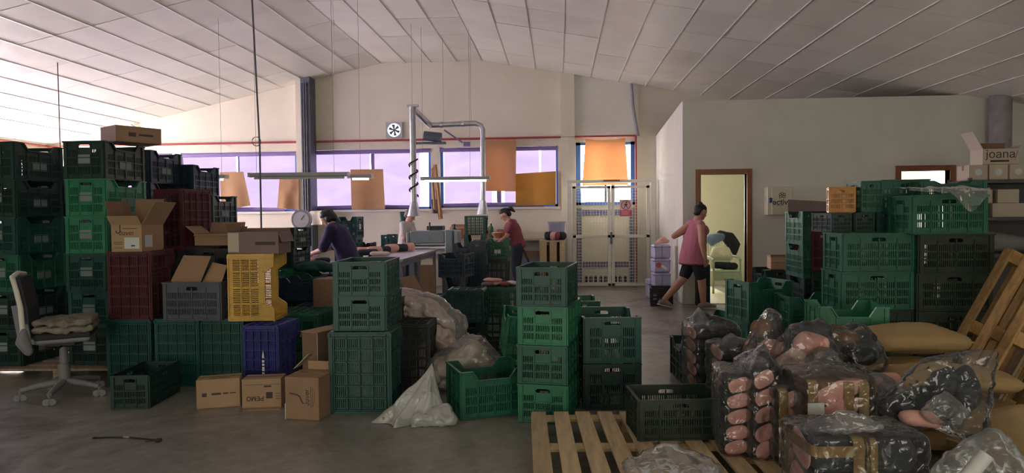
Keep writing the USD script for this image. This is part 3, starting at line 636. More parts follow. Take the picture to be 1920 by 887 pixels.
def carton(name, label, pos, yaw, size, m='card', flaps=None, R=None, group=None, tape=True, inner='card_in', cat='box', lidz=0):
    """pos: middle of the bottom edge of the face towards the camera; flaps {side: degrees from upright, outwards} leaves the top open."""
    w, d, h = size; Rz = rotz(math.radians(yaw)) if R is None else R
    p = thing(name, label, cat, pos, Rz, group); t = .006
    b = MB().bb((-w / 2, 0, 0), (w / 2, t, h)).bb((-w / 2, d - t, 0), (w / 2, d, h)).bb((-w / 2, t, 0), (-w / 2 + t, d - t, h)).bb((w / 2 - t, t, 0), (w / 2, d - t, h)).bb((-w / 2, 0, 0), (w / 2, d, t))
    obj('body', b, m, p)
    if flaps is None:
        obj('lid_flap', MB().bb((-w / 2, 0, h), (w / 2, d / 2 - .001, h + .005)), m, p); obj('lid_flap', MB().bb((-w / 2, d / 2 + .001, h), (w / 2, d, h + .005)), m, p)
        if tape: obj('tape_strip', MB().bb((-w / 2 - .001, d / 2 - .025, h + .0055), (w / 2 + .001, d / 2 + .025, h + .0065)).bb((-w / 2 - .0015, d / 2 - .025, h - .06), (-w / 2 - .0005, d / 2 + .025, h + .006)), 'tape', p)
    else:
        for side, (ang, ln) in flaps.items():
            a = math.radians(ang); s_, c_ = math.sin(a) * ln, math.cos(a) * ln
            e = {'front': ([-w / 2, 0], [w / 2, 0], [0, -1]), 'back': ([-w / 2, d], [w / 2, d], [0, 1]), 'left': ([-w / 2, 0], [-w / 2, d], [-1, 0]), 'right': ([w / 2, 0], [w / 2, d], [1, 0])}[side]
            A, B, o = (np.array(x, float) for x in e); q = [[*A, h], [*B, h], [*(B + o * s_), h + c_], [*(A + o * s_), h + c_]]
            q = np.array(q); nrm = np.cross(q[1] - q[0], q[2] - q[0]); nrm = nrm / np.linalg.norm(nrm) * .004
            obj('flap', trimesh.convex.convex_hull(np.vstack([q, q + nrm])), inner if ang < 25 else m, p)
    return p

# juice carton on the maroon crate
p = carton('open_carton', 'open juice carton with raised flaps and white label on the maroon crate', xy(238, 5.98, 1.215), 3, (.275, .36, .245), 'card', {'front': (38, .10), 'back': (8, .24), 'left': (14, .22), 'right': (32, .24)})
printing(p, 'J', .075, -.075, .185, -.0005); printing(p, 'Juver', .038, .005, .165, -.0005)
obj('printed_lines', MB().bb((-.035, -.001, .208), (.095, 0, .213)), 'card_ink', p)
obj('paper_label', MB().bb((-.02, -.0015, .03), (.115, -.0003, .13)), 'plate_w', p)
obj('printed_lines', MB().bb((-.115, -.001, .085), (-.035, 0, .09)).bb((-.115, -.001, .07), (-.04, 0, .074)).bb((-.115, -.001, .035), (-.04, 0, .039)).bb((.04, -.0022, .05), (.075, -.001, .062)), 'card_ink', p)
obj('paper_label', MB().bb((.1373, .05, .04), (.1385, .17, .15)), 'plate_w', p)
# cartons on the bare floor
p = carton('closed_carton', 'closed tan carton on the floor, left of the two small ones', G(410, 765), 20, (.32, .17, .225), 'card')
obj('printed_lines', MB().bb((-.05, -.001, .105), (.02, 0, .122)).bb((.035, -.001, .108), (.075, 0, .120)).bb((.085, -.001, .11), (.13, 0, .118)), 'card_ink', p); obj('printed_square', MB().bb((-.12, -.0012, .095), (-.085, 0, .125)), 'card_ink', p)
obj('printed_bar', MB().bb((-.06, .03, .2305), (.08, .045, .2315)), 'card_ink', p)
p = carton('closed_carton', 'tan carton on the floor printed with an upside-down word and dark square', G(491, 765), 10, (.30, .17, .225), 'card')
printing(p, 'PEMO', .034, -.06, .075, -.0008, bold=True, rot=180); obj('printed_square', MB().bb((.035, -.0012, .075), (.085, 0, .125)), 'card_ink', p)
obj('printed_lines', MB().bb((-.13, -.001, .185), (.14, 0, .188)).bb((.02, -.001, .165), (.075, 0, .178)).bb((.11, -.001, .07), (.145, 0, .074)).bb((.11, -.001, .09), (.145, 0, .094)).bb((.11, -.001, .11), (.145, 0, .114)), 'card_ink', p)
obj('bottom_flap', MB().bb((-.09, -.075, .001), (.155, -.002, .006)), 'card', p)
p = carton('open_carton', 'open carton with a curved swoosh mark standing in front of the tall dark one', G(567, 788), -7, (.27, .30, .315), 'card2')
obj('raised_flap', MB().bb((-.09, .27, .315), (.13, .276, .385)), 'card', p); obj('raised_flap', MB().box((.175, .25, .30), (.09, .07, .005), roty(.2)), 'card_pale', p); obj('raised_flap', MB().box((-.14, .30, .38), (.17, .10, .005), roty(-.75)), 'card_pale', p)
sw = [(-.10, .20), (-.04, .19), (-.015, .175), (-.005, .145), (.012, .125)]
obj('swoosh_mark', MB().tube([(x, -.001, z) for x, z in sw], .0045, 6), 'card_ink', p)
printing(p, 'Juver', .034, .045, .175, -.0008, rot=90)
obj('printed_lines', MB().bb((.07, -.001, .10), (.073, 0, .25)).bb((.085, -.001, .10), (.088, 0, .25)).bb((.10, -.001, .12), (.102, 0, .235)), 'card_ink', p)
obj('edge_tape', MB().bb((-.139, -.002, .0), (-.134, .03, .12)), 'plate_w', p)
p = carton('open_carton', 'tall dark brown carton with pale cut edges behind the swoosh carton', xy(583, 5.5), -24, (.17, .30, .56), 'card_in', {'back': (80, .1), 'left': (150, .05), 'front': (178, .001), 'right': (175, .06)})
obj('lid_panel', MB().bb((-.09, -.01, .562), (.09, .30, .568)), 'card', p)
obj('edge_tape', MB().bb((.083, -.003, .02), (.087, .0, .56)), 'plate_w', p)
# on the crates at the left
stack('dip', ['black', 'black', 'black'], 398, 6.65, 'in the black stack under the wide open carton', scale=(1, 1, 1.12))
p = carton('open_carton', 'low wide open carton left of the one on the yellow crate', xy(398, 6.6, 1.235), 0, (.36, .3, .12), 'card2', {'front': (120, .03), 'left': (50, .12), 'back': (20, .12), 'right': (30, .08)})
p = carton('open_carton', 'mauve open carton standing on the yellow crate', xy(475, 5.97, 1.185), 2, (.46, .30, .20), 'card_mauve', {'back': (-6, .03), 'left': (22, .08), 'right': (160, .1)})
obj('paper_label', MB().bb((-.229, -.0015, .02), (-.13, -.0003, .19)), 'card_pale', p)
obj('printed_lines', MB().bb((.02, -.001, .08), (.2, 0, .11)), 'card_ink', p)
p = carton('closed_carton', 'flat carton on top of the tall left stack', xy(203, 6.62, 2.275), -32, (.33, .44, .155), 'card2')
printing(p, 'FRUTA', .03, 0, .08, 0, R=rotz(math.pi / 2) @ np.eye(3)) if False else None
obj('printed_lines', MB().bb((.1655, .12, .06), (.1665, .19, .10)).bb((.1655, .22, .07), (.1665, .36, .09)), 'card_ink', p)
p = carton('closed_carton', 'tan carton between the blue crate and the stacked teal crates', xy(612, 7.1, .545), -14, (.32, .3, .30), 'card2')
def sheet(name, label, q, m, cat='cardboard', t=.005, parent=None, group=None):
    q = np.array(q, float); n = np.cross(q[1] - q[0], q[2] - q[0]); n = n / np.linalg.norm(n) * t
    return obj(name, trimesh.convex.convex_hull(np.vstack([q, q + n])), m, label=label, cat=cat, group=group)
b0 = xy(361, 6.05, .88)
sheet('cardboard_sheet', 'folded cardboard sheet leaning out of the grey crate, left of a shorter one', [b0 + [-.22, 0, .03], b0 + [.07, .0, .03], b0 + [.13, .10, .28], b0 + [-.13, .10, .29]], 'card2')
sheet('cardboard_sheet', 'shorter folded cardboard sheet in the right half of the grey crate', [b0 + [.06, .04, .03], b0 + [.24, .06, .03], b0 + [.25, .16, .19], b0 + [.11, .16, .22]], 'card')
sheet('white_board', 'narrow white board standing on edge behind the teal crates', [xy(742, 6.6, .25), xy(746, 6.6, .25), xy(746, 6.6, .80), xy(741, 6.6, .80)], 'white_paint', 'board', .02)
# tan carton and cardboard by the meter box
p = carton('open_carton', 'open tan carton on the blackish crate below the meter box', xy(1468, 8.78, .76), -8, (.30, .3, .16), 'card', {'left': (8, .03), 'front': (170, .06), 'back': (5, .02), 'right': (60, .12)})
c0 = xy(1479, 9.6, .0); c1 = xy(1566, 9.6, .0)
sheet('cardboard_sheet', 'large brown cardboard sheet leaning on the partition behind the maroon crate', [c0 + [0, -.1, 0], c1 + [0, -.1, 0], c1 + [.0, .15, 1.66], c0 + [.03, .15, 1.70]], 'card_mauve', t=.008)

# ================================================================== FURNITURE AND FITTINGS
# work table with pads
tx0, tx1, ty0, ty1, tz = -2.92, -2.25, 9.45, 12.25, .90
p = thing('work_table', 'long work table with pale worn top and grey legs, pads lying on it', 'table', (0, 0, 0))
obj('tabletop', MB().bb((tx0, ty0, tz - .035), (tx1, ty1, tz), .004), 'table_top', p)
obj('edge_band', MB().bb((tx0 - .003, ty0 - .004, tz - .036), (tx1 + .003, ty0, tz - .004)).bb((tx1, ty0, tz - .036), (tx1 + .004, ty1, tz - .004)), 'silver', p)
for x in (tx0 + .05, tx1 - .05):
    for y in (ty0 + .05, (ty0 + ty1) / 2, ty1 - .05): obj('leg', MB().bb((x - .025, y - .025, 0), (x + .025, y + .025, tz - .036)), 'table_leg', p)
obj('apron', MB().bb((tx0 + .05, ty0 + .04, tz - .12), (tx1 - .05, ty0 + .06, tz - .036)).bb((tx1 - .06, ty0 + .05, tz - .12), (tx1 - .04, ty1 - .05, tz - .036)), 'table_leg', p)
def pad(name, label, c, size, m, yaw=0, group=None, seed=1, cat='pad', tilt=None):
    w, d, h = size; t = blob([((-w * .3, -d * .2, 0), (w * .2, d * .3, h * .5)), ((w * .3, d * .1, 0), (w * .2, d * .35, h * .5))], .03, .006, 14, seed)
    v = t.vertices @ rotz(math.radians(yaw)).T
    if tilt is not None: v = v @ tilt.T
    v = v - [0, 0, v[:, 2].min()] + np.asarray(c); return obj(name, (v, t.faces), m, smooth=True, label=label, cat=cat, group=group)
r = random.Random(5); k = 0
for px, dep, m, sz in ((690, 10.6, 'pad_dark', (.34, .22, .10)), (703, 10.9, 'pink', (.26, .2, .13)), (718, 11.2, 'pad_dark', (.28, .2, .12)), (735, 11.5, 'pink', (.3, .2, .14)), (752, 11.6, 'pad_dark', (.26, .2, .14)), (766, 11.7, 'pink', (.24, .2, .15)), (713, 10.4, 'pad_cream', (.34, .2, .07)), (684, 11.4, 'pink', (.3, .2, .1))):
    nm = {'pad_dark': 'charcoal', 'pink': 'salmon pink', 'pad_cream': 'cream'}[m]; k += 1
    lab = {1: 'leftmost charcoal pad at the front of the work table', 2: 'salmon pink pad behind the leftmost charcoal one on the table', 3: 'charcoal pad in the middle of the row on the table', 4: 'salmon pink pad in the middle of the row on the table', 5: 'charcoal pad next to the last pink one on the table', 6: 'salmon pink pad nearest the machine on the table', 7: 'cream folded pad at the front edge of the table', 8: 'pink pad at the far left of the work table'}[k]
    pad('foam_pad', lab, xy(px, dep, tz + .002), sz, m, r.uniform(-30, 30), 'pads on the work table', k)
# below the table: boards, scraps
for i, (px, w) in enumerate(((797, .16), (808, .14))):
    o = xy(px, 10.9); obj('wooden_board', MB().box(o + [0, 0, .36], (w, .03, .72), rotx(.0)), 'card', label=('left' if i == 0 else 'right') + ' one of two upright tan boards under the table', cat='board', group='boards under the table')
for i, (px, a, w) in enumerate(((764, -.25, .12), (775, -.5, .2))):
    o = xy(px, 8.4, .30); obj('cardboard_scrap', MB().box(o + [0, .1, .25], (w, .012, .40), roty(a)), 'card2', label=('narrow' if i == 0 else 'wider') + ' cardboard scrap sticking out of the crate below the table', cat='cardboard')
t = blob([((0, 0, 0), .08), ((.18, .03, -.02), .07), ((.3, 0, -.05), .06)], .03, .03, 12, 4); obj('rag_heap', (t.vertices + xy(783, 8.25, .42), t.faces), 'rag', smooth=True, label='cream rags heaped in the crate below the table', cat='rags')
# splitting machine on the table's far right
mo = xy(824, 12.62, 0); p = thing('splitting_machine', 'grey-green bench machine with a wide roller gap at the end of the table', 'machine', mo, rotz(0))
obj('stand', MB().bb((-.58, .02, 0), (-.48, .5, .66)).bb((.14, .02, 0), (.27, .5, .66)), 'machine', p)
obj('head_beam', MB().bb((-.56, .0, 1.0), (.12, .5, 1.24), .02), 'machine', p)
obj('feed_table', MB().bb((-.55, -.05, .72), (.12, .5, .80), .01), 'machine_pale', p)
obj('side_frame', MB().bb((.12, -.03, .60), (.27, .5, 1.25), .015), 'machine', p); obj('side_frame', MB().bb((-.62, .0, .62), (-.55, .5, 1.22), .015), 'machine', p)
obj('side_cover', MB().bb((.275, .05, .85), (.36, .5, 1.24), .015), 'machine_pale', p)
obj('roller', MB().tube([(-.55, .1, .91), (.12, .1, .91)], .06, 16), 'silver', p, smooth=40)
obj('top_tray', MB().bb((-.25, .1, 1.25), (.05, .45, 1.33), .01), 'black', p); obj('clamp_knob', MB().tube([(-.18, .05, 1.25), (-.18, .05, 1.4)], .018, 8), 'black', p)
# bench scale with round dial, behind the slim stack
so = xy(566, 10.9, 0); p = thing('dial_scale', 'pale bench scale with a round dial on a post, left of the worker in navy', 'scale', so)
obj('base', MB().bb((-.2, -.15, .78), (.2, .3, .90), .02), 'machine_pale', p); obj('pillar', MB().bb((-.05, .1, .90), (.07, .2, 1.35), .01), 'white_metal', p)
obj('dial_case', MB().lathe([(0, 0), (.155, 0), (.165, .02), (.165, .08), (0, .08)], (0.01, .1, 1.48), 28, RXZ), 'machine_pale', p, smooth=40)
obj('dial_face', MB().lathe([(0, 0), (.13, 0), (.13, .005), (0, .005)], (0.01, .019, 1.48), 28, RXZ), 'white_paint', p); obj('pointer', MB().bar((.01, .012, 1.48), (.07, .012, 1.55), .006, .006), 'black', p)
obj('pan', MB().bb((-.24, -.2, .905), (.15, .1, .925), .005), 'silver', p)
p = thing('work_bench', 'low grey bench carrying the dial scale beside the worker in navy', 'bench', xy(592, 10.4, 0))
obj('benchtop', MB().bb((-.75, 0, .74), (.05, .85, .775)), 'table_top', p)
for x in (-.7, 0):
    for y in (.05, .8): obj('leg', MB().bb((x - .02, y - .02, 0), (x + .02, y + .02, .74)), 'table_leg', p)
w = xy(534, 10.6, .776); obj('black_folder', MB().box(w + [.0, 0, .20], (.22, .25, .40), roty(-.12), .01), 'card_mauve', label='dark mauve box open at the left elbow side of the worker in navy', cat='box')
for i, (px, m, n) in enumerate(((560, 'pad_dark', 'charcoal pad under the forearm of the worker in navy'), (585, 'pink', 'reddish pad under the hand of the worker in navy'), (604, 'pad_dark', 'charcoal pad by the elbow of the worker in navy'))):
    pad('foam_pad', n, xy(px, 10.55, .777), (.26, .2, .10), m, 10 * i, 'pads on the bench', 20 + i)
t = blob([((-.3, 0, 0), .05), ((0, .02, .05), .06), ((.22, 0, 0), .05)], .03, .03, 9, 8); obj('green_cloth', (t.vertices + xy(600, 8.55, .86), t.faces), M['teal'], smooth=True, label='green cloth hanging over the rim of the teal crate', cat='cloth')
# long bench under the hall windows
p = thing('wall_bench', 'long beige bench under the windows with jars and bowls on it', 'bench', (0, 0, 0))
bx0, bx1 = PY(842, 440, 13.9)[0], PY(1052, 440, 13.9)[0]
obj('benchtop', MB().bb((bx0, 13.75, 1.0), (bx1 + .02, YW, 1.045)), 'card_pale', p)
obj('back_board', MB().bb((bx0 + 1.3, YW - .03, .55), (bx1, YW - .002, .75)), 'card2', p)
obj('bench_panel', MB().bb((bx0, 14.2, 0), (bx1, 14.23, .6)), 'table_leg', p)
for x in (bx0 + .05, (bx0 + bx1) / 2, bx1 - .05): obj('leg', MB().bb((x - .03, 13.8, 0), (x + .03, 13.86, 1.0)), 'table_leg', p)
def bpt(px, dy=.2): q = PY(px, 440, 13.9 + dy); return np.array([q[0], 13.9 + dy, 1.047])
o = bpt(857); p = carton('open_carton', 'brown carton on the window bench, left of the teal crates', o, 0, (.30, .2, .24), 'card', {'front': (170, .05), 'back': (10, .05)})
o = bpt(866, .1); p = carton('closed_carton', 'small reddish carton on the bench just left of the upright teal crate', o, 0, (.16, .16, .20), 'terracotta', tape=False)
p = thing('terracotta_bowl', 'small terracotta bowl on the bench beside the woman in maroon', 'bowl', bpt(932, .0)); obj('bowl', MB().lathe([(0, 0), (.06, 0), (.13, .11), (.12, .11), (.05, .02), (0, .02)], n=24), 'terracotta', p); obj('contents', MB().lathe([(0, .09), (.115, .095), (.1, .12), (0, .13)], n=20), 'card_pale', p)
for i, (px, h, m, n) in enumerate(((916, .26, 'ochre_sheet', 'amber bottle'), (921, .34, 'green', 'green spray bottle'), (909, .2, 'cream_bag', 'cream jar'), (852, .30, 'black', 'dark bottle'))):
    p = thing('bottle', f'{n} standing on the window bench', 'bottle', bpt(px, .05), group=None)
    obj('body', MB().lathe([(0, 0), (.045, 0), (.05, .02), (.05, h * .62), (.018, h * .78), (.018, h * .9), (0, h * .9)], n=16), m, p, smooth=40); obj('cap', MB().lathe([(0, h * .9), (.022, h * .9), (.022, h), (0, h)], n=12), 'white_paint' if m != 'black' else 'black', p)
o = bpt(944, .12); p = carton('closed_carton', 'orange-brown carton on the bench behind the woman in maroon', o, 0, (.28, .2, .17), 'terracotta', tape=False)
# wooden crate with pads, grey bin
o = xy(1036, 13.3); p = thing('wooden_stand', 'pale wooden slatted stand with pads and a grey bin, left of the gate', 'crate', o, rotz(0))
obj('top_board', MB().bb((-.26, 0, .98), (.26, .5, 1.01)), 'card_pale', p)
for x, w in ((-.18, .14), (.02, .14), (.20, .10)): obj('slat', MB().bb((x - w / 2, .0, .02), (x + w / 2, .02, .98)), 'wood', p)
obj('frame', MB().bb((-.25, .03, 0), (-.2, .5, .98)).bb((.2, .03, 0), (.25, .5, .98)).bb((-.25, .4, 0), (.25, .45, .9)), 'wood_grey', p)
p = thing('grey_bin', 'grey plastic bin behind the pads on the slatted stand', 'bin', xy(1044, 13.62, 1.012)); obj('body', MB().lathe([(0, 0), (.15, 0), (.17, .36), (.155, .36), (.14, .02), (0, .02)], n=24), 'lilac_wrap', p, smooth=40); obj('rim', MB().lathe([(.165, .34), (.185, .34), (.185, .37), (.165, .37)], n=24), 'lilac_wrap', p)
for i, (px, m) in enumerate(((1030, 'pad_dark'), (1038, 'pink'), (1045, 'maroon_shirt'), (1053, 'pad_dark'))):
    pad('foam_pad', ['leftmost charcoal', 'pink', 'maroon', 'rightmost charcoal'][i] + ' pad heaped on the slatted stand by the gate', xy(px, 13.38, 1.012 + .0), (.2, .2, .17), m, 30 * i, 'pads on the slatted stand', 40 + i)
p = thing('floor_squeegee', 'dark long-handled squeegee leaning behind the woman in maroon', 'squeegee', (0, 0, 0)); a, b = xy(975, 13.9, .95), xy(1014, 13.5, .04)
obj('handle', MB().tube([a, b], .022, 8), 'black', p); obj('head', MB().box(b + [0, 0, .0], (.3, .06, .07)), 'black', p)
p = thing('black_bucket', 'black bucket on the floor behind the legs of the woman in maroon', 'bucket', xy(978, 13.85)); obj('body', MB().lathe([(0, 0), (.13, 0), (.16, .36), (.145, .36), (.12, .02), (0, .02)], n=20), 'black', p, smooth=40); obj('handle', MB().tube([(-.155, 0, .35), (-.1, -.08, .30), (0, -.12, .28), (.1, -.08, .30), (.155, 0, .35)], .006, 6), 'silver', p)
# pipes
p = thing('fire_pipe', 'thin dark red pipe along the back wall above the windows, turning down by the gate', 'pipe', (0, 0, 0))
zz = lambda x: PY(960, 262, YW)[2]
pr = PY(1192, 258, YW - .08); zp = 3.17
obj('long_run', MB().tube([(XL + .1, YW - .08, zp), (pr[0], YW - .08, zp)], .022, 8), 'red_pipe', p); obj('drop', MB().tube([(pr[0], YW - .08, zp), (pr[0], YW - .08, .05)], .02, 8), 'red_pipe', p)
obj('side_run', MB().tube([(XL + .1, YW - .08, zp), (XL + .1, 0, zp)], .022, 8), 'red_pipe', p)
for px in (130, 420, 640, 752, 860, 1000, 1150): x = PY(px, 265, YW)[0]; obj('bracket', MB().bar((x, YW - .08, zp), (x + .12, YW - .01, zp - .06), .012, .012), 'white_metal', p)
# wall fan
f0 = PY(739, 244, YW - .03); p = thing('wall_fan', 'square extractor fan with dark blades and bright daylight behind it, high on the wall', 'fan', (f0[0], YW - .03, f0[2]))
obj('housing', MB().prism(sbox(-.18, -.17, .18, .17).difference(Point(0, 0).buffer(.145)), .04, RXZ, (0, .028, 0)), 'machine_pale', p)
obj('lit_opening', MB().lathe([(0, 0), (.145, 0), (.145, .002), (0, .002)], (0, .026, 0), 28, RXZ), 'glass_lit', p)
for k in range(6):
    a = k * math.pi / 3 + .2; obj('blade', MB().prism(Polygon([(-.012, .02), (.012, .02), (.038, .115), (-.03, .125)]), .004, RXZ @ rotz(a), (0, .010, 0)), 'steel_dark', p)
obj('hub', MB().lathe([(0, 0), (.03, 0), (.03, .02), (0, .02)], (0, .015, 0), 16, RXZ), 'steel_dark', p)
# extraction ducts
p = thing('extraction_duct', 'silver extraction ductwork with two cone hoods hanging over the work tables', 'duct', (0, 0, 0))
A = xy(773, 11.6, 3.42); A2 = xy(776, 11.6, 1.78); B = xy(806, 12.5, 3.22); C = xy(892, 12.5, 3.25); Dd = xy(905, 12.5, 3.12); E2 = xy(905, 12.5, 1.80)
obj('vertical_duct', MB().tube([A, A2], .055, 16), 'alu', p, smooth=40); obj('sloping_duct', MB().tube([A - [0, 0, .03], B], .06, 16), 'alu', p, smooth=40)
obj('level_duct', MB().tube([B, C, lerp(C, Dd, .6) + [.02, 0, .03], Dd, Dd - [0, 0, .12]], .052, 16), 'alu', p, smooth=40); obj('vertical_duct', MB().tube([Dd, E2], .05, 16), 'alu', p, smooth=40)
for q in (A2, E2): obj('hood', MB().lathe([(.055, 0), (.06, -.02), (.12, -.26), (.115, -.26), (.05, -.02)], q, 20), 'alu', p, smooth=40)
obj('collar', MB().bb(A + [-.09, -.02, .0], A + [.11, .02, .04]), 'alu', p)
for q in (lerp(B, C, .25), lerp(B, C, .72)): obj('joint_band', MB().tube([q - [.02, 0, 0], q + [.02, 0, 0]], .058, 16), 'silver', p)
obj('fan_motor', MB().tube([B + [-.1, -.05, -.2], B + [.22, -.05, -.24]], .09, 14).bb(B + [-.25, -.1, -.36], B + [.3, .02, -.32]), 'steel_dark', p)
obj('damper_lever', MB().bar(B + [.28, -.05, -.1], B + [.62, -.05, -.34], .03, .03).box(B + [.7, -.05, -.37], (.12, .06, .08)), 'frame_lilac', p)
hz = [(.075 * math.cos(t), .075 * math.sin(t)) for t in np.linspace(0, 6 * math.pi, 40)]
obj('spiral_hose', MB().tube([A2 + [x, y, .08 + .65 * i / 39] for i, (x, y) in enumerate(hz)], .014, 6), 'black', p)
for q in (A + [0, 0, .04], lerp(B, C, .3), lerp(B, C, .9)): obj('hanger_wire', MB().tube([q, [q[0], q[1], ceil_z(q[0])]], .0022, 5), 'steel_dark', p)
# hanging fluorescent battens
def batten(label, x0, x1, py, dep, lit, wires=()):
    z = 1.5 + (405 - .0105 * ((x0 + x1) / 2 - 960) - py) * dep / F; a, b = xy(x0, dep, z), xy(x1, dep, z); p = thing('tube_light', label, 'lamp', (0, 0, 0)); u = (b - a) / np.linalg.norm(b - a)
    obj('housing', MB().bar(a, b, .13, .055, bev=.01), 'lamp_body', p)
    obj('end_cap', MB().bar(a - u * .02, a, .12, .06), 'white_metal', p); obj('end_cap', MB().bar(b, b + u * .02, .12, .06), 'white_metal', p)
    obj('tube', MB().tube([a + u * .05 + [0, 0, -.045], b - u * .05 + [0, 0, -.045]], .016, 10), 'tube' if lit else 'white_paint', p)
    for t in wires: q = lerp(a, b, t); obj('hanger_wire', MB().tube([q, [q[0], q[1], ceil_z(q[0])]], .0022, 5), 'steel_dark', p)
batten('unlit grey tube light hanging in front of the left windows', 470, 652, 327, 9.2, False, (.06, .86))
batten('short lit tube light hanging in front of the cardboard sheet', 655, 697, 330, 10.2, True, (.5,))
batten('long lit tube light hanging between the two cone hoods', 791, 917, 334, 11.8, True, (.02, .72))
batten('short lit tube light by the tan sheet on the left window', 408, 424, 331, 10.2, True, (.5,))
# cords hanging from the ceiling
a = xy(487, 7.4, 0); p = thing('hanging_cable', 'thick dark cable hanging from the ceiling in front of the left windows', 'cable', (0, 0, 0))
top = xy(482.5, 7.4, 0); obj('cable', MB().tube([[top[0], top[1], ceil_z(top[0])], xy(487, 7.4, 2.3), xy(490, 7.4, 1.4), xy(491, 7.4, .95)], .010, 8), 'steel_dark', p)
obj('loop_hook', MB().tube([xy(489, 7.4, 2.36) + [.05 * math.sin(t) - .05, 0, .05 * math.cos(t)] for t in np.linspace(0, 6, 14)], .005, 5), 'steel_dark', p)
q = xy(625, 8.5, 3.25); p = thing('pull_switch', 'thin pale pull cord hanging from the ceiling left of the fan', 'cord', (0, 0, 0)); obj('cord', MB().tube([[q[0], q[1], ceil_z(q[0])], xy(625, 8.5, 4.0), q], .004, 5), 'rail', p); obj('pull', MB().tube([xy(625, 8.5, 3.95), xy(625, 8.5, 4.02)], .012, 6), 'white_metal', p)
q = PY(1186, 172, YW - .06); p = thing('wall_cable', 'blue-grey cable sagging down the wall corner above the gate', 'cable', (0, 0, 0)); obj('cable', MB().tube([[PY(1184, 170, YW - .06)[0], YW - .06, 4.27], PY(1187, 200, YW - .06), PY(1193, 235, YW - .06), PY(1197, 255, YW - .06)], .028, 8), 'table_leg', p)
q = PY(250, 226, YW - .05); p = thing('wall_cable', 'short grey cable below the ceiling at the far left', 'cable', (0, 0, 0)); obj('cable', MB().tube([[q[0] - .05, YW - .05, ceil_z(q[0]) - .02], [q[0] + .05, YW - .05, q[2] - .15], [q[0] + .10, YW - .05, 3.2]], .02, 6), 'table_leg', p)
q = xy(113, 10.5, 2.6); p = thing('hanging_rod', 'thin rod hanging from the ceiling above the left crates', 'rod', (0, 0, 0)); obj('rod', MB().tube([q, [q[0], q[1], ceil_z(q[0])]], .008, 6), 'card_mauve', p)
# sheets hung against the light
def hung(name, label, px, m, cat, Yp, seed=0, sag=.02):
    """px: corners tl, tr, br, bl in the picture, hung in the plane y = Yp; the cloth gets a fold and a thickness."""
    tl, tr, br, bl = (PY(*q, Yp) for q in px); n = 14; V = []
    for i in range(n + 1):
        for j in range(n + 1):
            u, v = i / n, j / n; q = lerp(lerp(tl, tr, u), lerp(bl, br, u), v); q = q + [0, .03 * math.sin(u * 7 + seed) * v + .02 * (meshkit.noise(np.array([[u * 3, v * 3, seed]]))[0] - .5), -sag * 4 * u * (1 - u) * (1 - v)]; V.append(q)
    V = np.array(V); Fc = []
    for i in range(n):
        for j in range(n): a = i * (n + 1) + j; Fc += [[a, a + 1, a + n + 2], [a, a + n + 2, a + n + 1]]
    W = np.vstack([V, V + [0, .006, 0]]); k = len(V); Fc = np.array(Fc); ed = []
    loop = [j for j in range(n + 1)] + [i * (n + 1) + n for i in range(1, n + 1)] + [n * (n + 1) + j for j in range(n - 1, -1, -1)] + [i * (n + 1) for i in range(n - 1, 0, -1)]
    for a, b in zip(loop, loop[1:] + loop[:1]): ed += [[a, a + k, b + k], [a, b + k, b]]
    obj(name, (W, np.vstack([Fc, Fc[:, ::-1] + k, ed])), m, smooth=50, label=label, cat=cat)
hung('hung_sheet', 'tan sheet with a torn right edge hung on the leftmost window', [(412, 323), (456, 322), (468, 385), (414, 396)], 'tan_sheet', 'sheet', 14.2, 1, 0)
hung('hung_sheet', 'tan cardboard sheet hung at the right end of the second window', [(524, 333), (560, 331), (560, 394), (519, 390)], 'tan_sheet', 'sheet', 14.0, 2, 0)
hung('hung_sheet', 'large tan cardboard sheet standing against the third window', [(657, 318), (718, 317), (722, 392), (659, 393)], 'tan_sheet', 'sheet', 14.2, 3, 0)
hung('hung_cloth', 'long peach cloth hanging from the red pipe in front of the fourth window', [(909, 262), (968, 261), (967, 359), (911, 358)], 'orange_cloth', 'cloth', 14.2, 4, 0)
hung('hung_sheet', 'ochre card sheet filling the lower right of the fourth window', [(967, 326), (1042, 321), (1042, 384), (967, 386)], 'ochre_sheet', 'sheet', 14.24, 5, 0)
hung('hung_cloth', 'orange cloth sagging from its two corners behind the top of the gate', [(1098, 260), (1172, 259), (1178, 346), (1092, 348)], 'orange_cloth', 'cloth', 14.22, 6, .035)
hung('hung_strip', 'tan strip of leather hanging behind the middle duct', [(812, 310), (819, 308), (830, 410), (822, 412)], 'tan_sheet', 'strip', 13.6, 7, 0)
hung('hung_strip', 'curled tan leather strip hanging just left of the straight one', [(808, 316), (812, 314), (818, 395), (812, 392)], 'tan_sheet', 'strip', 13.65, 8, 0)
hung('wall_notice', 'grey notice sheet on the wall below the strips', [(808, 374), (822, 373), (823, 400), (809, 400)], 'steel_dark', 'notice', 14.3, 9, 0)
hung('wall_notice', 'teal and white notice on the wall behind the worker in grey', [(750, 397), (765, 397), (765, 424), (750, 424)], 'teal', 'notice', 14.32, 9, 0)
hung('wall_board', 'pale yellow board on the wall behind the head of the worker in navy', [(580, 396), (605, 395), (608, 421), (583, 422)], 'cream_door', 'board', 14.0, 10, 0)
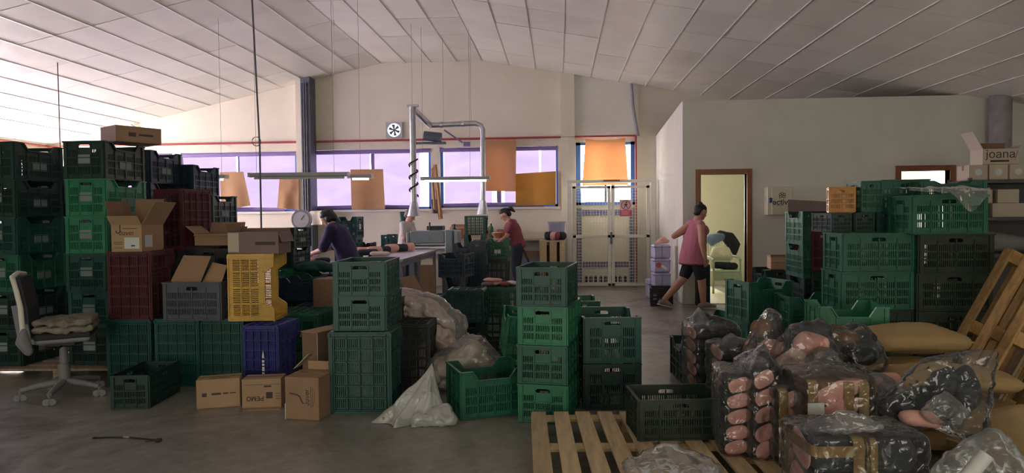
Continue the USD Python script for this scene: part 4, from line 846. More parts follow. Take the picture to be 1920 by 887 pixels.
# ================================================================== GATE BAY
w = thing('door_5', None, None, kind='structure'); gy = YW + .06
gzs = 1.72
obj('pane', MB().bb((gx0, gy + .05, gzs), ((gx0 + gx1) / 2 - .02, gy + .055, 3.06)), 'gate_lit', w); obj('pane', MB().bb(((gx0 + gx1) / 2 + .02, gy + .05, gzs), (gx1, gy + .055, 3.06)), 'gate_lit', w)
f = MB()
for x in (gx0 + .05, gx1 - .05): f.bb((x - .05, gy - .04, gzs), (x + .05, gy + .04, 3.06))
for z in (gzs + .03, 3.03): f.bb((gx0, gy - .04, z - .03), (gx1, gy + .04, z + .03))
obj('window_frame', f, 'frame_blue', w); obj('mullion', MB().bb(((gx0 + gx1) / 2 + .12, gy - .03, gzs), ((gx0 + gx1) / 2 + .19, gy + .03, 3.06)), 'frame_blue', w)
obj('lower_panel', MB().bb((gx0, gy + .02, 0), (gx1, gy + .06, gzs)), 'cream_door', w)
bl = MB(); r = random.Random(2)
for x in (gx0 + .02, gx1 - .14):
    z = .05
    while z < 1.62: obj('brick', MB().bb((x, gy - .02, z), (x + .10, gy + .02, z + .055), .004), 'tile_blue', w); z += .065
for z in (1.50, .38):
    x = gx0 + .14
    while x < gx1 - .2: obj('brick', MB().bb((x, gy - .02, z), (x + .055, gy + .02, z + .12), .004), 'tile_blue', w); x += .065
arch = sbox(gx0 + .12, .02, gx1 - .15, .34)
n = 9
for k in range(n):
    x = lerp(gx0 + .2, gx1 - .23, k / (n - 1)); arch = arch.difference(union_all([sbox(x - .035, .06, x + .035, .17), Point(x, .17).buffer(.035)]))
obj('arched_plinth', MB().prism(arch, .03, RXZ, (0, gy + .0, 0)), 'white_metal', w); obj('plinth_void', MB().bb((gx0 + .12, gy + .005, .02), (gx1 - .15, gy + .018, .3)), 'card_ink', w)

p = thing('mesh_gate', 'cream double gate of welded wire mesh in front of the back door', 'gate', (0, 0, 0)); GY = 14.0
def gp(x, y): q = PY(x, y, GY); return np.array([q[0], GY, q[2]])
xs = [gp(1068, 440)[0], gp(1146, 440)[0], gp(1224, 440)[0]]; zt = gp(1146, 339)[2]; zu = gp(1146, 349)[2]; zm = gp(1146, 443)[2]
for x, wd in ((xs[0], .09), (xs[2], .09)): obj('post', MB().bb((x - wd / 2, GY - .05, 0), (x + wd / 2, GY + .05, zt)), 'white_metal', p)
obj('top_rail', MB().bb((xs[0] - .05, GY - .03, zt - .04), (xs[2] + .05, GY + .03, zt + .02)), 'white_metal', p)
for k in range(2):
    a, b = xs[k] + .06 * (k == 0) + .01, xs[k + 1] - .06 * (k == 1) - .01
    for x in (a + .025, b - .03): obj('leaf_stile', MB().bb((x - .032, GY - .025, .03), (x + .032, GY + .025, zu)), 'white_metal', p)
    for z in (.055, zm, zu - .02): obj('leaf_rail', MB().bb((a, GY - .025, z - .025), (b, GY + .025, z + .025)), 'white_metal', p)
    m = MB(); x = a + .06
    while x < b - .05: m.box((x, GY, (zu + .05) / 2), (.008, .008, zu - .06)); x += .062
    z = .1
    while z < zu - .04: m.box(((a + b) / 2, GY - .004, z), (b - a - .06, .008, .008)); z += .062
    obj('wire_mesh', m, 'white_metal', p, kind='stuff')
obj('latch_bar', MB().bb((xs[1] - .16, GY - .05, zt - .01), (xs[1] + .18, GY - .03, zt + .02)), 'wood_door', p); obj('bolt', MB().bb((xs[1] - .02, GY - .05, .9), (xs[1] + .02, GY - .03, 1.15)), 'steel_dark', p)
s = gp(1173, 390); p = thing('warning_sign', 'red no-entry sign with a crossed-out walking figure on the gate', 'sign', (s[0], GY - .035, s[2]))
obj('board', MB().bb((-.125, -.004, -.17), (.125, 0, .17)), 'sign_white', p); obj('banner', MB().bb((-.125, -.006, -.17), (.125, -.0042, -.045)), 'sign_red', p)
obj('ring', MB().prism(Point(0, .06).buffer(.10).difference(Point(0, .06).buffer(.08)), .003, RXZ, (0, -.0042, 0)), 'sign_red', p)
man = union_all([Point(.012, .115).buffer(.016), Polygon([(-.02, .09), (.025, .092), (.018, .045), (-.012, .045)]), Polygon([(-.012, .05), (.004, .05), (-.03, -.005), (-.045, -.005)]), Polygon([(.0, .05), (.018, .05), (.04, -.005), (.025, -.005)]), Polygon([(-.02, .09), (-.045, .05), (-.035, .045), (-.012, .075)]), Polygon([(.02, .09), (.048, .06), (.042, .052), (.012, .075)])])
obj('pictogram', MB().prism(man, .002, RXZ, (0, -.0042, 0)), 'black', p); obj('slash', MB().bar((-.065, -.0072, .125), (.065, -.0072, -.005), .002, .016, up=(0, 1, 0)), 'sign_red', p)
for k in range(3): obj('printed_line', MB().bb((-.09, -.0075, -.075 - .03 * k), (.09 - .02 * k, -.0062, -.066 - .03 * k)), 'sign_white', p)
# stack of shrink-wrapped cases at the partition corner
o = xy(1242, 11.62)
for k in range(4):
    p = thing('wrapped_case', ['lowest lilac shrink-wrapped bottle case in the column by the partition corner', 'lilac bottle case second from the bottom by the partition corner, red disc on it', 'lilac bottle case third from the bottom by the partition corner', 'topmost lilac bottle case with a rag on top, by the partition corner'][k], 'case', o + [.0, 0, .245 * k + .002], rotz(math.radians(4)), 'wrapped cases in the column')
    obj('body', MB().box((0, .15, .12), (.30, .30, .235), None, .025), 'lilac_wrap', p)
    obj('wrap_band', MB().box((0, .15, .2), (.306, .306, .02), None, .006), 'frame_lilac', p)
    if k in (0, 2): obj('red_disc', MB().lathe([(0, 0), (.05, 0), (.05, .002), (0, .002)], (-.06, -.001, .13), 20, RXZ), 'sign_red', p); obj('white_patch', MB().prism(affinity.rotate(affinity.scale(Point(0, 0).buffer(.05), 1.3, .5), -35), .002, RXZ, (.03, -.001, .09)), 'white_paint', p)
    else: obj('handle_strap', MB().bb((-.004, -.003, .01), (.004, .0, .23)), 'steel_dark', p)
p = thing('wrapped_case', 'short lilac case on the floor left of the wrapped column', 'case', xy(1222, 11.95), rotz(.1)); obj('body', MB().box((0, .12, .17), (.12, .25, .34), None, .02), 'lilac_wrap', p); obj('wrap_band', MB().box((0, .12, .25), (.125, .255, .02), None, .005), 'frame_lilac', p)
t = blob([((-.08, .1, 0), .03), ((.1, .12, .02), .035), ((.05, .1, .08), .02)], .02, .02, 14, 3); obj('pink_rag', (t.vertices + o + [0, 0, 1.015], t.faces), 'pink', smooth=True, label='pink rag on top of the wrapped column', cat='rag')
# meter box
q = PY(1456, 377, PF); p = thing('meter_box', 'cream wall meter box with a printed flower emblem, beside the open door', 'box', (q[0], PF, q[2]))
obj('case', MB().bb((-.20, -.16, -.23), (.20, -.002, .23), .012), 'box_cream', p); obj('door_panel', MB().bb((-.13, -.175, -.22), (.195, -.161, .22), .006), 'box_cream', p)
obj('lock', MB().bb((-.165, -.182, -.03), (-.125, -.161, .05)), 'blue', p)
printing(p, 'active', .078, .035, -.03, -.1762, bold=True)
fl = union_all([affinity.translate(Point(0, 0).buffer(.024), .035 + .034 * math.cos(a), .085 + .030 * math.sin(a)).difference(affinity.translate(Point(0, 0).buffer(.015), .035 + .034 * math.cos(a), .085 + .030 * math.sin(a))) for a in (.5, math.pi / 2, 2.64, 3.8, 5.6)])
obj('flower_emblem', MB().prism(fl, .001, RXZ, (0, -.1755, 0)), 'card_ink', p); obj('printed_line', MB().bb((-.06, -.1763, -.078), (.05, -.1752, -.072)), 'card_ink', p)
# armchair with clothes behind the open door
o = xy(1364, 12.5, .013); p = thing('rattan_armchair', 'pale green rattan armchair in the room behind the open door', 'chair', o, rotz(math.radians(8)))
for x in (-.26, .26):
    obj('front_leg', MB().tube([(x * 1.05, 0, 0), (x, .02, .42), (x, .02, .62)], .022, 8), 'chair_green', p); obj('rear_leg', MB().tube([(x * 1.1, .52, 0), (x, .48, .45), (x * .95, .56, .80)], .022, 8), 'chair_green', p)
    obj('arm', MB().tube([(x, .02, .62), (x * 1.08, .15, .66), (x * 1.05, .40, .68), (x * .95, .52, .74)], .026, 8), 'chair_green', p)
obj('back_hoop', MB().tube([(.26 * math.cos(t) * -1, .54 + .04 * math.sin(t), .70 + .36 * math.sin(t)) for t in np.linspace(0, math.pi, 16)], .024, 8), 'chair_green', p)
obj('seat', MB().bb((-.26, .02, .38), (.26, .5, .43), .02), 'chair_green', p); obj('apron', MB().bb((-.25, 0, .24), (.25, .02, .39)), 'chair_green', p)
bs = MB()
for k in range(9): x = -.22 + .055 * k; bs.tube([(x, .50, .43), (x, .56, .70 + .34 * math.sqrt(max(.02, 1 - (x / .26) ** 2)))], .008, 5)
obj('back_spindles', bs, 'chair_green', p)
def lump(name, label, pts, m, o, cat, amp=.02, freq=9, seed=1, ref=.03, yaw=0, ridge=False):
    t = blob(pts, ref, amp, freq, seed, ridge=ridge); return obj(name, (t.vertices @ rotz(math.radians(yaw)).T + o, t.faces), m, smooth=True, label=label, cat=cat)
lump('black_bag', 'black folded bag on the seat of the rattan armchair', [((-.14, .2, .51), .07), ((.18, .2, .50), .065)], 'black_cloth', o, 'bag', seed=2)
lump('cream_handbag', 'cream handbag standing against the back of the armchair', [((-.16, .36, .66), .09), ((.10, .36, .66), .09), ((-.14, .38, .80), .06), ((.08, .38, .80), .06)], 'cream_bag', o, 'bag', .01, seed=4)
lump('blue_garment', 'blue denim garment draped over the left of the chair back', [((-.22, .44, 1.02), .08), ((.02, .46, 1.06), .07), ((-.20, .40, .92), .05)], 'blue_cloth', o, 'clothing', seed=5)
lump('black_garment', 'black garment draped over the right of the chair back', [((-.02, .5, 1.12), .05), ((.16, .46, 1.03), .10), ((.30, .44, .90), .06), ((.24, .40, .72), .03)], 'black_cloth', o, 'clothing', seed=6)

# ================================================================== RIGHT: SHELF, PALLETS, SACKS
o = xy(1814, 8.6); p = thing('steel_shelf', 'dark steel shelf rack with small pale cartons at the right wall', 'shelf', o, rotz(math.radians(-4)))
for z in (.10, .95, 1.42, 1.90): obj('shelf_board', MB().bb((0, 0, z - .04), (1.25, .55, z)), 'shelf_steel', p)
for x in (.02, 1.22):
    for y in (.02, .53): obj('upright', MB().bb((x - .02, y - .02, 0), (x + .02, y + .02, 1.93)), 'shelf_steel', p)
obj('back_panel', MB().bb((0, .555, .1), (1.25, .56, 1.9)), 'shelf_steel', p)
def sp_(x, y, z): return o + rotz(math.radians(-4)) @ np.array([x, y, z])
for i, (x, w) in enumerate(((.13, .22), (.37, .22), (.60, .2))):
    p = carton('small_carton', ['leftmost small pale carton under the open one on the top shelf', 'second small pale carton with a round seal on the top shelf', 'third small pale carton at the right frame edge on the top shelf'][i], sp_(x, .04, 1.902), -4 + 3 * i, (w, .3, .19), 'card_pale', group='cartons on the top shelf')
    obj('round_seal', MB().lathe([(0, 0), (.045, 0), (.045, .001), (0, .001)], (0, -.0002, .1), 18, RXZ), 'plate_w', p)
p = carton('open_carton', 'open pale carton with dark lettering on the top shelf', sp_(.40, .06, 2.1), -4, (.42, .3, .20), 'card_pale', {'left': (28, .26), 'back': (6, .1), 'right': (40, .05)})
printing(p, 'joana', .10, -.01, .12, -.0008); obj('slash_mark', MB().bar((.165, -.001, .05), (.20, -.001, .17), .002, .010, up=(0, 1, 0)), 'card_ink', p); obj('printed_line', MB().bb((-.12, -.001, .03), (.10, 0, .055)), 'card_ink', p)
for i, (x, z, yw, w) in enumerate(((.12, 1.422, 14, .24), (.42, 1.422, -6, .24), (.66, 1.422, -10, .24), (.20, 1.60, 18, .26), (.48, 1.60, -8, .24))):
    p = carton('small_carton', ['left small carton lying lowest on the middle shelf', 'middle small carton lying lowest on the middle shelf', 'right small carton lying lowest on the middle shelf', 'tilted pale carton on top at the left of the middle shelf', 'pale carton on top at the right of the middle shelf'][i], sp_(x, .03, z), yw, (w, .3, .172), 'card_pale', group='cartons on the middle shelf')
lump('grey_sack', 'grey crumpled plastic sack on the lower shelf', [((.18, .22, 1.10), .11), ((.45, .22, 1.13), .12), ((.8, .22, 1.07), .09)], 'concrete', o, 'sack', .03, 6, 9, .04)

def pallet(label, loc, R, n=7, wid=.8, ln=1.2, mats=('wood', 'wood'), sw=.1, skids=True):
    """local x along the deck boards, y across, z up from the floor side."""
    p = thing('wooden_pallet', label, 'pallet', loc, R); r = random.Random(n * 3 + int(wid * 10)); T = .145
    for k in range(n):
        y = lerp(sw / 2, wid - sw / 2, k / (n - 1)); obj('deck_board', MB().box((ln / 2, y, T - .011), (ln, sw, .022), rotz(r.uniform(-.006, .006)), .002), r.choice(mats), p)
    for x in (.05, ln / 2, ln - .05):
        obj('stringer_board', MB().box((x, wid / 2, T - .033), (.1, wid, .021), None, .002), mats[0], p)
        for y in (.05, wid / 2, wid - .05): obj('block', MB().box((x, y, .061), (.1, .1, .078), None, .003), mats[-1], p)
    if skids:
        for y in (.05, wid / 2, wid - .05): obj('skid_board', MB().box((ln / 2, y, .011), (ln, .1, .022), None, .002), mats[0], p)
    return p
fl_ = G(996, 772, .145); yaw = math.radians(93.4)
# its far left corner is seen at the middle stack; boards run towards the camera
R = rotz(math.radians(-86.8)); pallet('flat pale pine pallet on the floor in the foreground', np.array([fl_[0], fl_[1], 0]), R @ np.diag([1, 1, 1]), 9, 1.32, 1.25, ('wood', 'wood', 'wood'), .10)
lp = xy(1726, 5.45, .0); al = math.radians(62)
Rl = np.array([[math.cos(al), 0, -math.sin(al)], [0, -1, 0], [math.sin(al), 0, math.cos(al)]])  # x up the slope, y towards the camera, z (the deck) away to the upper left
Rl = np.array([[math.cos(al), 0, math.sin(al)], [0, -1, 0], [math.sin(al), 0, -math.cos(al)]])
pallet('aged pallet leaning to the right behind the tan sacks, underside to the front', lp + [0, 0, .0], Rl, 6, .62, 1.36, ('wood_old', 'wood_grey', 'wood_old'), .085)
pallet('second aged pallet leaning steeply behind the first, at the right frame edge', lp + [.40, .02, .0], np.array([[math.cos(al + .02), 0, math.sin(al + .02)], [0, -1, 0], [math.sin(al + .02), 0, -math.cos(al + .02)]]), 5, .60, 1.62, ('wood_old', 'wood_old'), .085)
pallet('low dark pallet under the two tall left stacks', xy(-40, 6.35, -.045), rotz(math.radians(2)), 7, 1.2, 1.55, ('wood_grey', 'wood_grey'), .1, False)
def sack(label, c, size, yaw, seed, tilt=0):
    w, d, h = size; pts = [((sx * w * .38, sy * d * .34, 0), (w * .12, d * .16, h * .26)) for sx in (-1, 1) for sy in (-1, 1)] + [((-w * .08, 0, 0), (w * .26, d * .32, h * .5)), ((w * .14, 0, 0), (w * .2, d * .3, h * .48))]
    t = blob(pts, .025, .016, 8, seed, 4); R = rotz(math.radians(yaw)) @ roty(math.radians(tilt)); p = thing('tan_sack', label, 'sack', c, R, 'tan sacks')
    obj('body', (t.vertices, t.faces), 'sack', p, smooth=True); obj('stitched_end', MB().box((w * .50, 0, 0), (.03, d * .8, .012), None, .004).box((-w * .50, 0, 0), (.03, d * .8, .012), None, .004), 'sack', p)
    obj('paper_patch', (t.vertices[t.faces].reshape(-1, 3), np.zeros((0, 3), int)), 'plate_w', p) if False else None
    return p
for args in (('upper tan paper sack, highest of the heap behind the pads', xy(1706, 4.75, .60), (.66, .42, .235), 2, 31), ('middle tan paper sack lying nearer and lower than the top one', xy(1772, 4.2, .455), (.76, .40, .18), -6, 32), ('nearest tan paper sack at the right frame edge', xy(1925, 3.62, .24), (.66, .5, .42), 22, 33),
             ('tan paper sack hidden lowest at the back of the heap', xy(1706, 4.75, .355), (.66, .42, .235), -3, 34), ('tan paper sack on the floor at the back of the heap', xy(1706, 4.75, .12), (.66, .42, .235), 3, 35), ('tan paper sack under the middle one', xy(1776, 4.22, .272), (.74, .40, .18), 4, 36), ('tan paper sack flat on the floor under the middle ones', xy(1770, 4.22, .092), (.74, .40, .18), -4, 37)): sack(*args)
# ================================================================== OFFICE CHAIR
o = G(122, 742); p = thing('office_chair', 'grey office swivel chair with a white-edged back, cloths piled on its seat', 'chair', o, rotz(math.radians(28)))
for k in range(5):
    a = math.radians(-100 + 72 * k); e = np.array([.31 * math.cos(a), .31 * math.sin(a), 0])
    obj('base_arm', MB().tube([(0, 0, .13), e * .6 + [0, 0, .11], e + [0, 0, .085]], [.032, .026, .02], 8), 'chair_grey', p, smooth=50)
    obj('caster', MB().tube([e + [-.02, -.012, .028], e + [-.02, .012, .028]], .028, 12).tube([e + [.0, 0, .03], e + [0, 0, .085]], .01, 6).tube([e + [.02, -.012, .028], e + [.02, .012, .028]], .028, 12), 'chair_grey', p, smooth=40)
obj('gas_column', MB().lathe([(0, .10), (.045, .10), (.045, .28), (.032, .28), (.032, .43), (0, .43)], n=18), 'chair_grey', p, smooth=40)
obj('mechanism', MB().bb((-.12, -.06, .43), (.1, .06, .475), .01), 'black', p); obj('height_lever', MB().tube([(0, -.05, .44), (-.02, -.16, .43), (-.03, -.20, .44)], .008, 6), 'black', p)
obj('seat_shell', blob([((-.15, -.16, .50), .025), ((-.15, .16, .50), .025), ((.2, -.16, .505), .025), ((.2, .16, .505), .025)], .03, .003), 'chair_grey', p, smooth=True); obj('seat_cushion', blob([((-.15, -.16, .535), .03), ((-.15, .16, .535), .03), ((.2, -.16, .54), .03), ((.2, .16, .54), .03)], .03, .003), 'chair_black', p, smooth=True)
back = [(-.235, .66), (-.24, .78), (-.265, .92), (-.285, 1.04)]
obj('backrest', trimesh.convex.convex_hull(np.array([[x + dx, y, z] for x, z in back for y in (-.19, .19) for dx in (.0, .035)])), 'chair_black', p)
obj('back_frame', MB().tube([(-.24, -.2, .62), (-.25, -.2, .80), (-.275, -.2, .94), (-.30, -.19, 1.05), (-.305, 0, 1.07), (-.30, .19, 1.05), (-.275, .2, .94), (-.25, .2, .8), (-.24, .2, .62)], .020, 8), 'white_metal', p, smooth=50)
obj('back_bracket', MB().bar((-.1, 0, .46), (-.27, 0, .50), .07, .04).bar((-.27, 0, .49), (-.31, 0, .80), .09, .035), 'chair_grey', p)
obj('armrest_hub', blob([((-.24, -.23, .52), .045), ((-.20, -.23, .44), .035), ((-.23, -.23, .60), .03)], .02, .003), 'chair_grey', p, smooth=True)
for i, (zz_, m, n) in enumerate(((.60, 'grey_cloth', 'lower grey-green cloth folded on the office chair seat'), (.652, 'rag', 'upper cream-brown cloth folded on the office chair seat'))):
    lump('folded_cloth', n, [((-.16, -.17, zz_), .015), ((.22, -.18, zz_ - .005), .018), ((-.14, .16, zz_), .015), ((.22, .16, zz_), .018), ((.06, -.2, zz_ - .02), .018)], 'grey_cloth' if i == 0 else 'grey_cloth', o, 'cloth', .024, 11, 50 + i, .02, 28, True)
# strap on the floor
p = thing('cable_tie', 'thin black strap with a buckle lying on the bare floor in the left foreground', 'strap', (0, 0, 0))
obj('strap', MB().tube([G(176, 821, .006), G(205, 820, .006), G(238, 820, .008), G(262, 822, .006), G(296, 825, .006)], .0055, 6), 'black', p)
obj('buckle', MB().box(G(297, 825, .012), (.04, .03, .022), None, .006), 'black', p); obj('end_tip', MB().box(G(177, 821, .008), (.022, .02, .012), None, .004), 'black', p); obj('loose_end', MB().tube([G(296, 825, .006), G(285, 827, .005), G(272, 828, .005)], .003, 5), 'black', p); obj('knot', MB().tube([G(232, 819, .012), G(243, 820, .012)], .008, 6), 'silver', p)
# ================================================================== PEOPLE (local frame: x forward, y to the person's left, z up)
def hand(bones, wrist, d, n, s, side, curl=.5):
    """palm, four fingers and a thumb; d: along the hand, n: out of the palm, side: +1 left hand."""
    d = np.array(d, float); d /= np.linalg.norm(d); n = np.array(n, float); n -= d * n.dot(d); n /= np.linalg.norm(n); t = np.cross(d, n) * side
    w = np.array(wrist, float); kn = w + d * .085 * s
    bones.append((w, .022 * s, w + d * .03 * s, (.026 * s))); 
    for k, (o, l) in enumerate(((-.030, .066), (-.010, .078), (.010, .072), (.029, .056))):
        b = kn + t * o * s; bones.append((w + d * .02 * s + t * o * .5 * s, .014 * s, b, .0105 * s))
        m = b + (d * math.cos(curl * .6) + n * math.sin(curl * .6)) * l * .55 * s; bones.append((b, .0095 * s, m, .0088 * s))
        e = m + (d * math.cos(curl * 1.6) + n * math.sin(curl * 1.6)) * l * .45 * s; bones.append((m, .0088 * s, e, .0075 * s))
    th = w + d * .025 * s - t * .024 * s; m = th + (d * .7 - t * .75 + n * .3) * .040 * s; bones.append((w + d * .015 * s, .014 * s, th, .012 * s)); bones.append((th, .012 * s, m, .010 * s)); bones.append((m, .010 * s, m + (d + n * .4 - t * .1) * .026 * s, .0085 * s))

def head_bones(c, fw, s=1.0):
    """a skull, jaw, nose, ears; fw: facing."""
    fw = np.array(fw, float); fw /= np.linalg.norm(fw); lf = np.cross([0, 0, 1], fw); lf /= np.linalg.norm(lf); up = np.cross(fw, lf); c = np.array(c, float)
    P = lambda f, l, u: c + (fw * f + lf * l + up * u) * s
    b = [(P(-.02, 0, .025), .088 * s, P(.015, 0, .02), .082 * s), (P(.02, 0, .0), .070 * s, P(.055, 0, -.075), .036 * s), (P(-.01, 0, 0), .07 * s, P(.03, 0, -.07), .045 * s), (P(.085, 0, .01), .010 * s, P(.112, 0, -.025), .012 * s),
         (P(.068, .022, -.068), .010 * s, P(.068, -.022, -.068), .010 * s), (P(.082, .03, .022), .012 * s, P(.082, -.03, .022), .012 * s)]
    for q in (-1, 1): b.append((P(-.005, q * .083, .012), .013 * s, P(-.012, q * .088, -.025), .010 * s))
    return b, P

def finish_head(p, P, s=1.0, lips='sign_red'):
    e = MB()
    for q in (-1, 1): e.tm(trimesh.Trimesh(*[x for x in (trimesh.creation.icosphere(1, .011 * s).vertices + P(.077, q * .031, .002), trimesh.creation.icosphere(1).faces)]))
    obj('eyes', e, 'black', p); obj('mouth', MB().tube([P(.080, .02, -.068), P(.086, 0, -.069), P(.080, -.02, -.068)], .004 * s, 6), 'sign_red', p)

def person(name_label, loc, yaw, build):
    p = thing('person', name_label, 'person', loc, rotz(math.radians(yaw))); build(p); return p
A = np.array
def walker(p):
    hp = A([.0, 0, .86]); wa = A([.01, 0, 1.02]); ch = A([.05, 0, 1.24]); nk = A([.06, 0, 1.40]); hc = A([.12, 0, 1.53])
    hips = {1: A([.02, .09, .84]), -1: A([-.0, -.09, .84])}
    kneeR, ankR, toeR = A([.09, -.09, .46]), A([.12, -.09, .085]), A([.30, -.10, .035])   # leading foot, flat
    kneeL, ankL, toeL = A([-.14, .09, .47]), A([-.46, .09, .15]), A([-.34, .09, .035])     # trailing foot, heel lifted
    sh = {1: A([.04, .18, 1.35]), -1: A([.04, -.18, 1.34])}
    elL, wrL = A([-.21, .27, 1.15]), A([-.06, .28, 1.20]); elR, wrR = A([.01, -.26, 1.06]), A([.07, -.24, .82])
    hb, P = head_bones(hc, (.93, .25, -.30))
    b = hb + [(nk, .062, hc - [.02, 0, .04], .055), (ch, (.13, .17, .12), nk - [0, 0, .03], (.07, .11, .05)), (wa, (.15, .18, .12), ch, (.13, .17, .12)), (hp, (.15, .19, .11), wa, (.15, .18, .12))]
    for s_, k_, an, to in ((-1, kneeR, ankR, toeR), (1, kneeL, ankL, toeL)): b += [(hips[s_], .105, k_, .068), (k_, .066, lerp(k_, an, .35), .062), (lerp(k_, an, .35), .062, an, .042), (an, .042, to, .03)]
    for s_, e_, w_ in ((1, elL, wrL), (-1, elR, wrR)): b += [(sh[s_], .062, e_, .048), (e_, .046, w_, .032)]
    hand(b, wrL, wrL - elL, (0, -1, 0), 1, 1, .6); hand(b, wrR, wrR - elR, (0, 1, 0), 1, -1, .5)
    obj('body', hull_tree(b, .016, 6), 'skin', p, smooth=True)
    tb = [(wa + [-.01, 0, .0], (.185, .215, .12), ch, (.155, .195, .12)), (ch, (.155, .195, .12), nk - [.01, 0, .05], (.085, .13, .035)), (A([-.02, 0, .73]), (.215, .25, .03), wa + [-.01, 0, .0], (.185, .215, .12)), (ch + [.08, .07, .0], .095, ch + [.08, -.07, .0], .095)]
    tb += [(sh[1] + [0, 0, .005], .06, sh[-1] + [0, 0, .005], .06)]
    t = hull_tree(tb, .03, 4); n = meshkit.fbm(t.vertices * [14, 14, 3], 3, 2) - .5; t.vertices = t.vertices + t.vertex_normals * (n * .035)[:, None]
    obj('tunic', t, 'pink_tunic', p, smooth=True)
    sb = []
    for s_, k_ in ((-1, kneeR), (1, kneeL)): sb.append((hips[s_], .120, lerp(hips[s_], k_, .80), .092))
    sb.append((hips[1] + [0, 0, .03], .11, hips[-1] + [0, 0, .03], .11)); obj('shorts', hull_tree(sb, .03, 4), 'black_cloth', p, smooth=True)
    for an, to, n in ((ankR, toeR, 0), (ankL, toeL, 1)):
        u = (to - an) * [1, 1, 0]; u = u / np.linalg.norm(u); up = A([0, 0, 1.0]) if n == 0 else A([.62, 0, .78]); pr = A([to[0], to[1], .045]); he = an - u * .05 + ([0, 0, -.03] if n == 0 else [-.01, 0, -.045])
        sh_ = obj('trainer', hull_tree([(he, .045, lerp(he, pr, .5) + up * .012, .042), (lerp(he, pr, .5) + up * .012, .042, pr, .034)], .02, 3), 'shoe', p, smooth=True)
        obj('sole', hull_tree([(he - up * .032, (.05, .036, .014), pr - up * .026, (.05, .04, .012))], .03, 1), 'sole', sh_, smooth=True)
    obj('hair', hull_tree([(P(-.045, 0, .035), .087, P(-.0, 0, .055), .085), (P(-.07, 0, -.02), .06, P(-.05, 0, .03), .08), (P(-.035, 0, .125), .036, P(-.06, .0, .135), .034)], .02, 3), 'hair', p, smooth=True)
    finish_head(p, P)
fo = G(1301, 579); person('woman in a sleeveless pink tunic and black shorts walking past the open door', fo, 14, walker)

def bench_worker(p):                       # in navy, bent over the bench, right forearm reaching forward
    hp = A([-.08, 0, .86]); wa = A([-.02, 0, 1.02]); ch = A([.10, 0, 1.26]); nk = A([.19, 0, 1.39]); hc = A([.27, 0, 1.50])
    shL, shR = A([.12, .20, 1.33]), A([.12, -.20, 1.31]); hb, P = head_bones(hc, (.80, .15, -.62))
    elR, wrR = A([.30, -.24, 1.05]), A([.56, -.10, .955]); elL, wrL = A([.22, .26, 1.04]), A([.48, .14, .96])
    b = hb + [(nk, .06, hc - [.04, 0, .03], .055), (ch, (.13, .17, .12), nk - [0, 0, .02], (.08, .11, .05)), (wa, (.13, .16, .12), ch, (.13, .17, .12)), (hp, (.14, .18, .11), wa, (.13, .16, .12))]
    for s_ in (-1, 1): b += [(A([-.08, s_ * .09, .84]), .10, A([-.02, s_ * .1, .46]), .065), (A([-.02, s_ * .1, .46]), .063, A([-.07, s_ * .1, .08]), .042), (A([-.07, s_ * .1, .08]), .04, A([.1, s_ * .11, .035]), .032)]
    for sh, e, w in ((shR, elR, wrR), (shL, elL, wrL)): b += [(sh, .058, e, .044), (e, .044, w, .03)]
    hand(b, wrR, wrR - elR, (0, 0, -1), 1, -1, .4); hand(b, wrL, wrL - elL, (0, 0, -1), 1, 1, .4)
    obj('body', hull_tree(b, .018, 6), 'skin', p, smooth=True)
    tb = [(wa, (.165, .20, .13), ch + [-.01, 0, 0], (.16, .20, .14)), (ch + [-.01, 0, 0], (.16, .20, .14), nk + [-.02, 0, .01], (.08, .10, .04)), (hp + [0, 0, -.04], (.17, .21, .10), wa, (.165, .20, .13)), (shR, .085, shL, .085), (shR, .08, lerp(shR, elR, .95), .068), (shL, .08, lerp(shL, elL, .95), .068)]
    t = hull_tree(tb, .03, 4); n = meshkit.fbm(t.vertices * 9, 3, 5) - .5; t.vertices = t.vertices + t.vertex_normals * (n * .03)[:, None]; obj('sweater', t, 'navy_cloth', p, smooth=True)
    obj('trousers', hull_tree([(A([-.08, s_ * .09, .84]), .115, A([-.02, s_ * .1, .46]), .085) for s_ in (-1, 1)] + [(A([-.02, s_ * .1, .46]), .085, A([-.07, s_ * .1, .09]), .065) for s_ in (-1, 1)], .03, 3), 'black_cloth', p, smooth=True)
    for s_ in (-1, 1): obj('shoe', hull_tree([(A([-.10, s_ * .1, .045]), .045, A([.1, s_ * .11, .04]), .038)], .03, 2), 'black', p, smooth=True)
    obj('hair', hull_tree([(P(-.05, 0, .03), .095, P(.0, 0, .055), .09), (P(-.07, 0, -.04), .075, P(-.05, 0, .03), .09), (P(-.02, .05, -.03), .06, P(-.02, -.05, -.03), .06)], .02, 3), 'navy_cloth' if False else 'hair', p, smooth=True); finish_head(p, P)
wo = xy(648, 10.2); person('person with dark hair in a navy sweater bent over the bench with the dial scale', wo, 172, bench_worker)

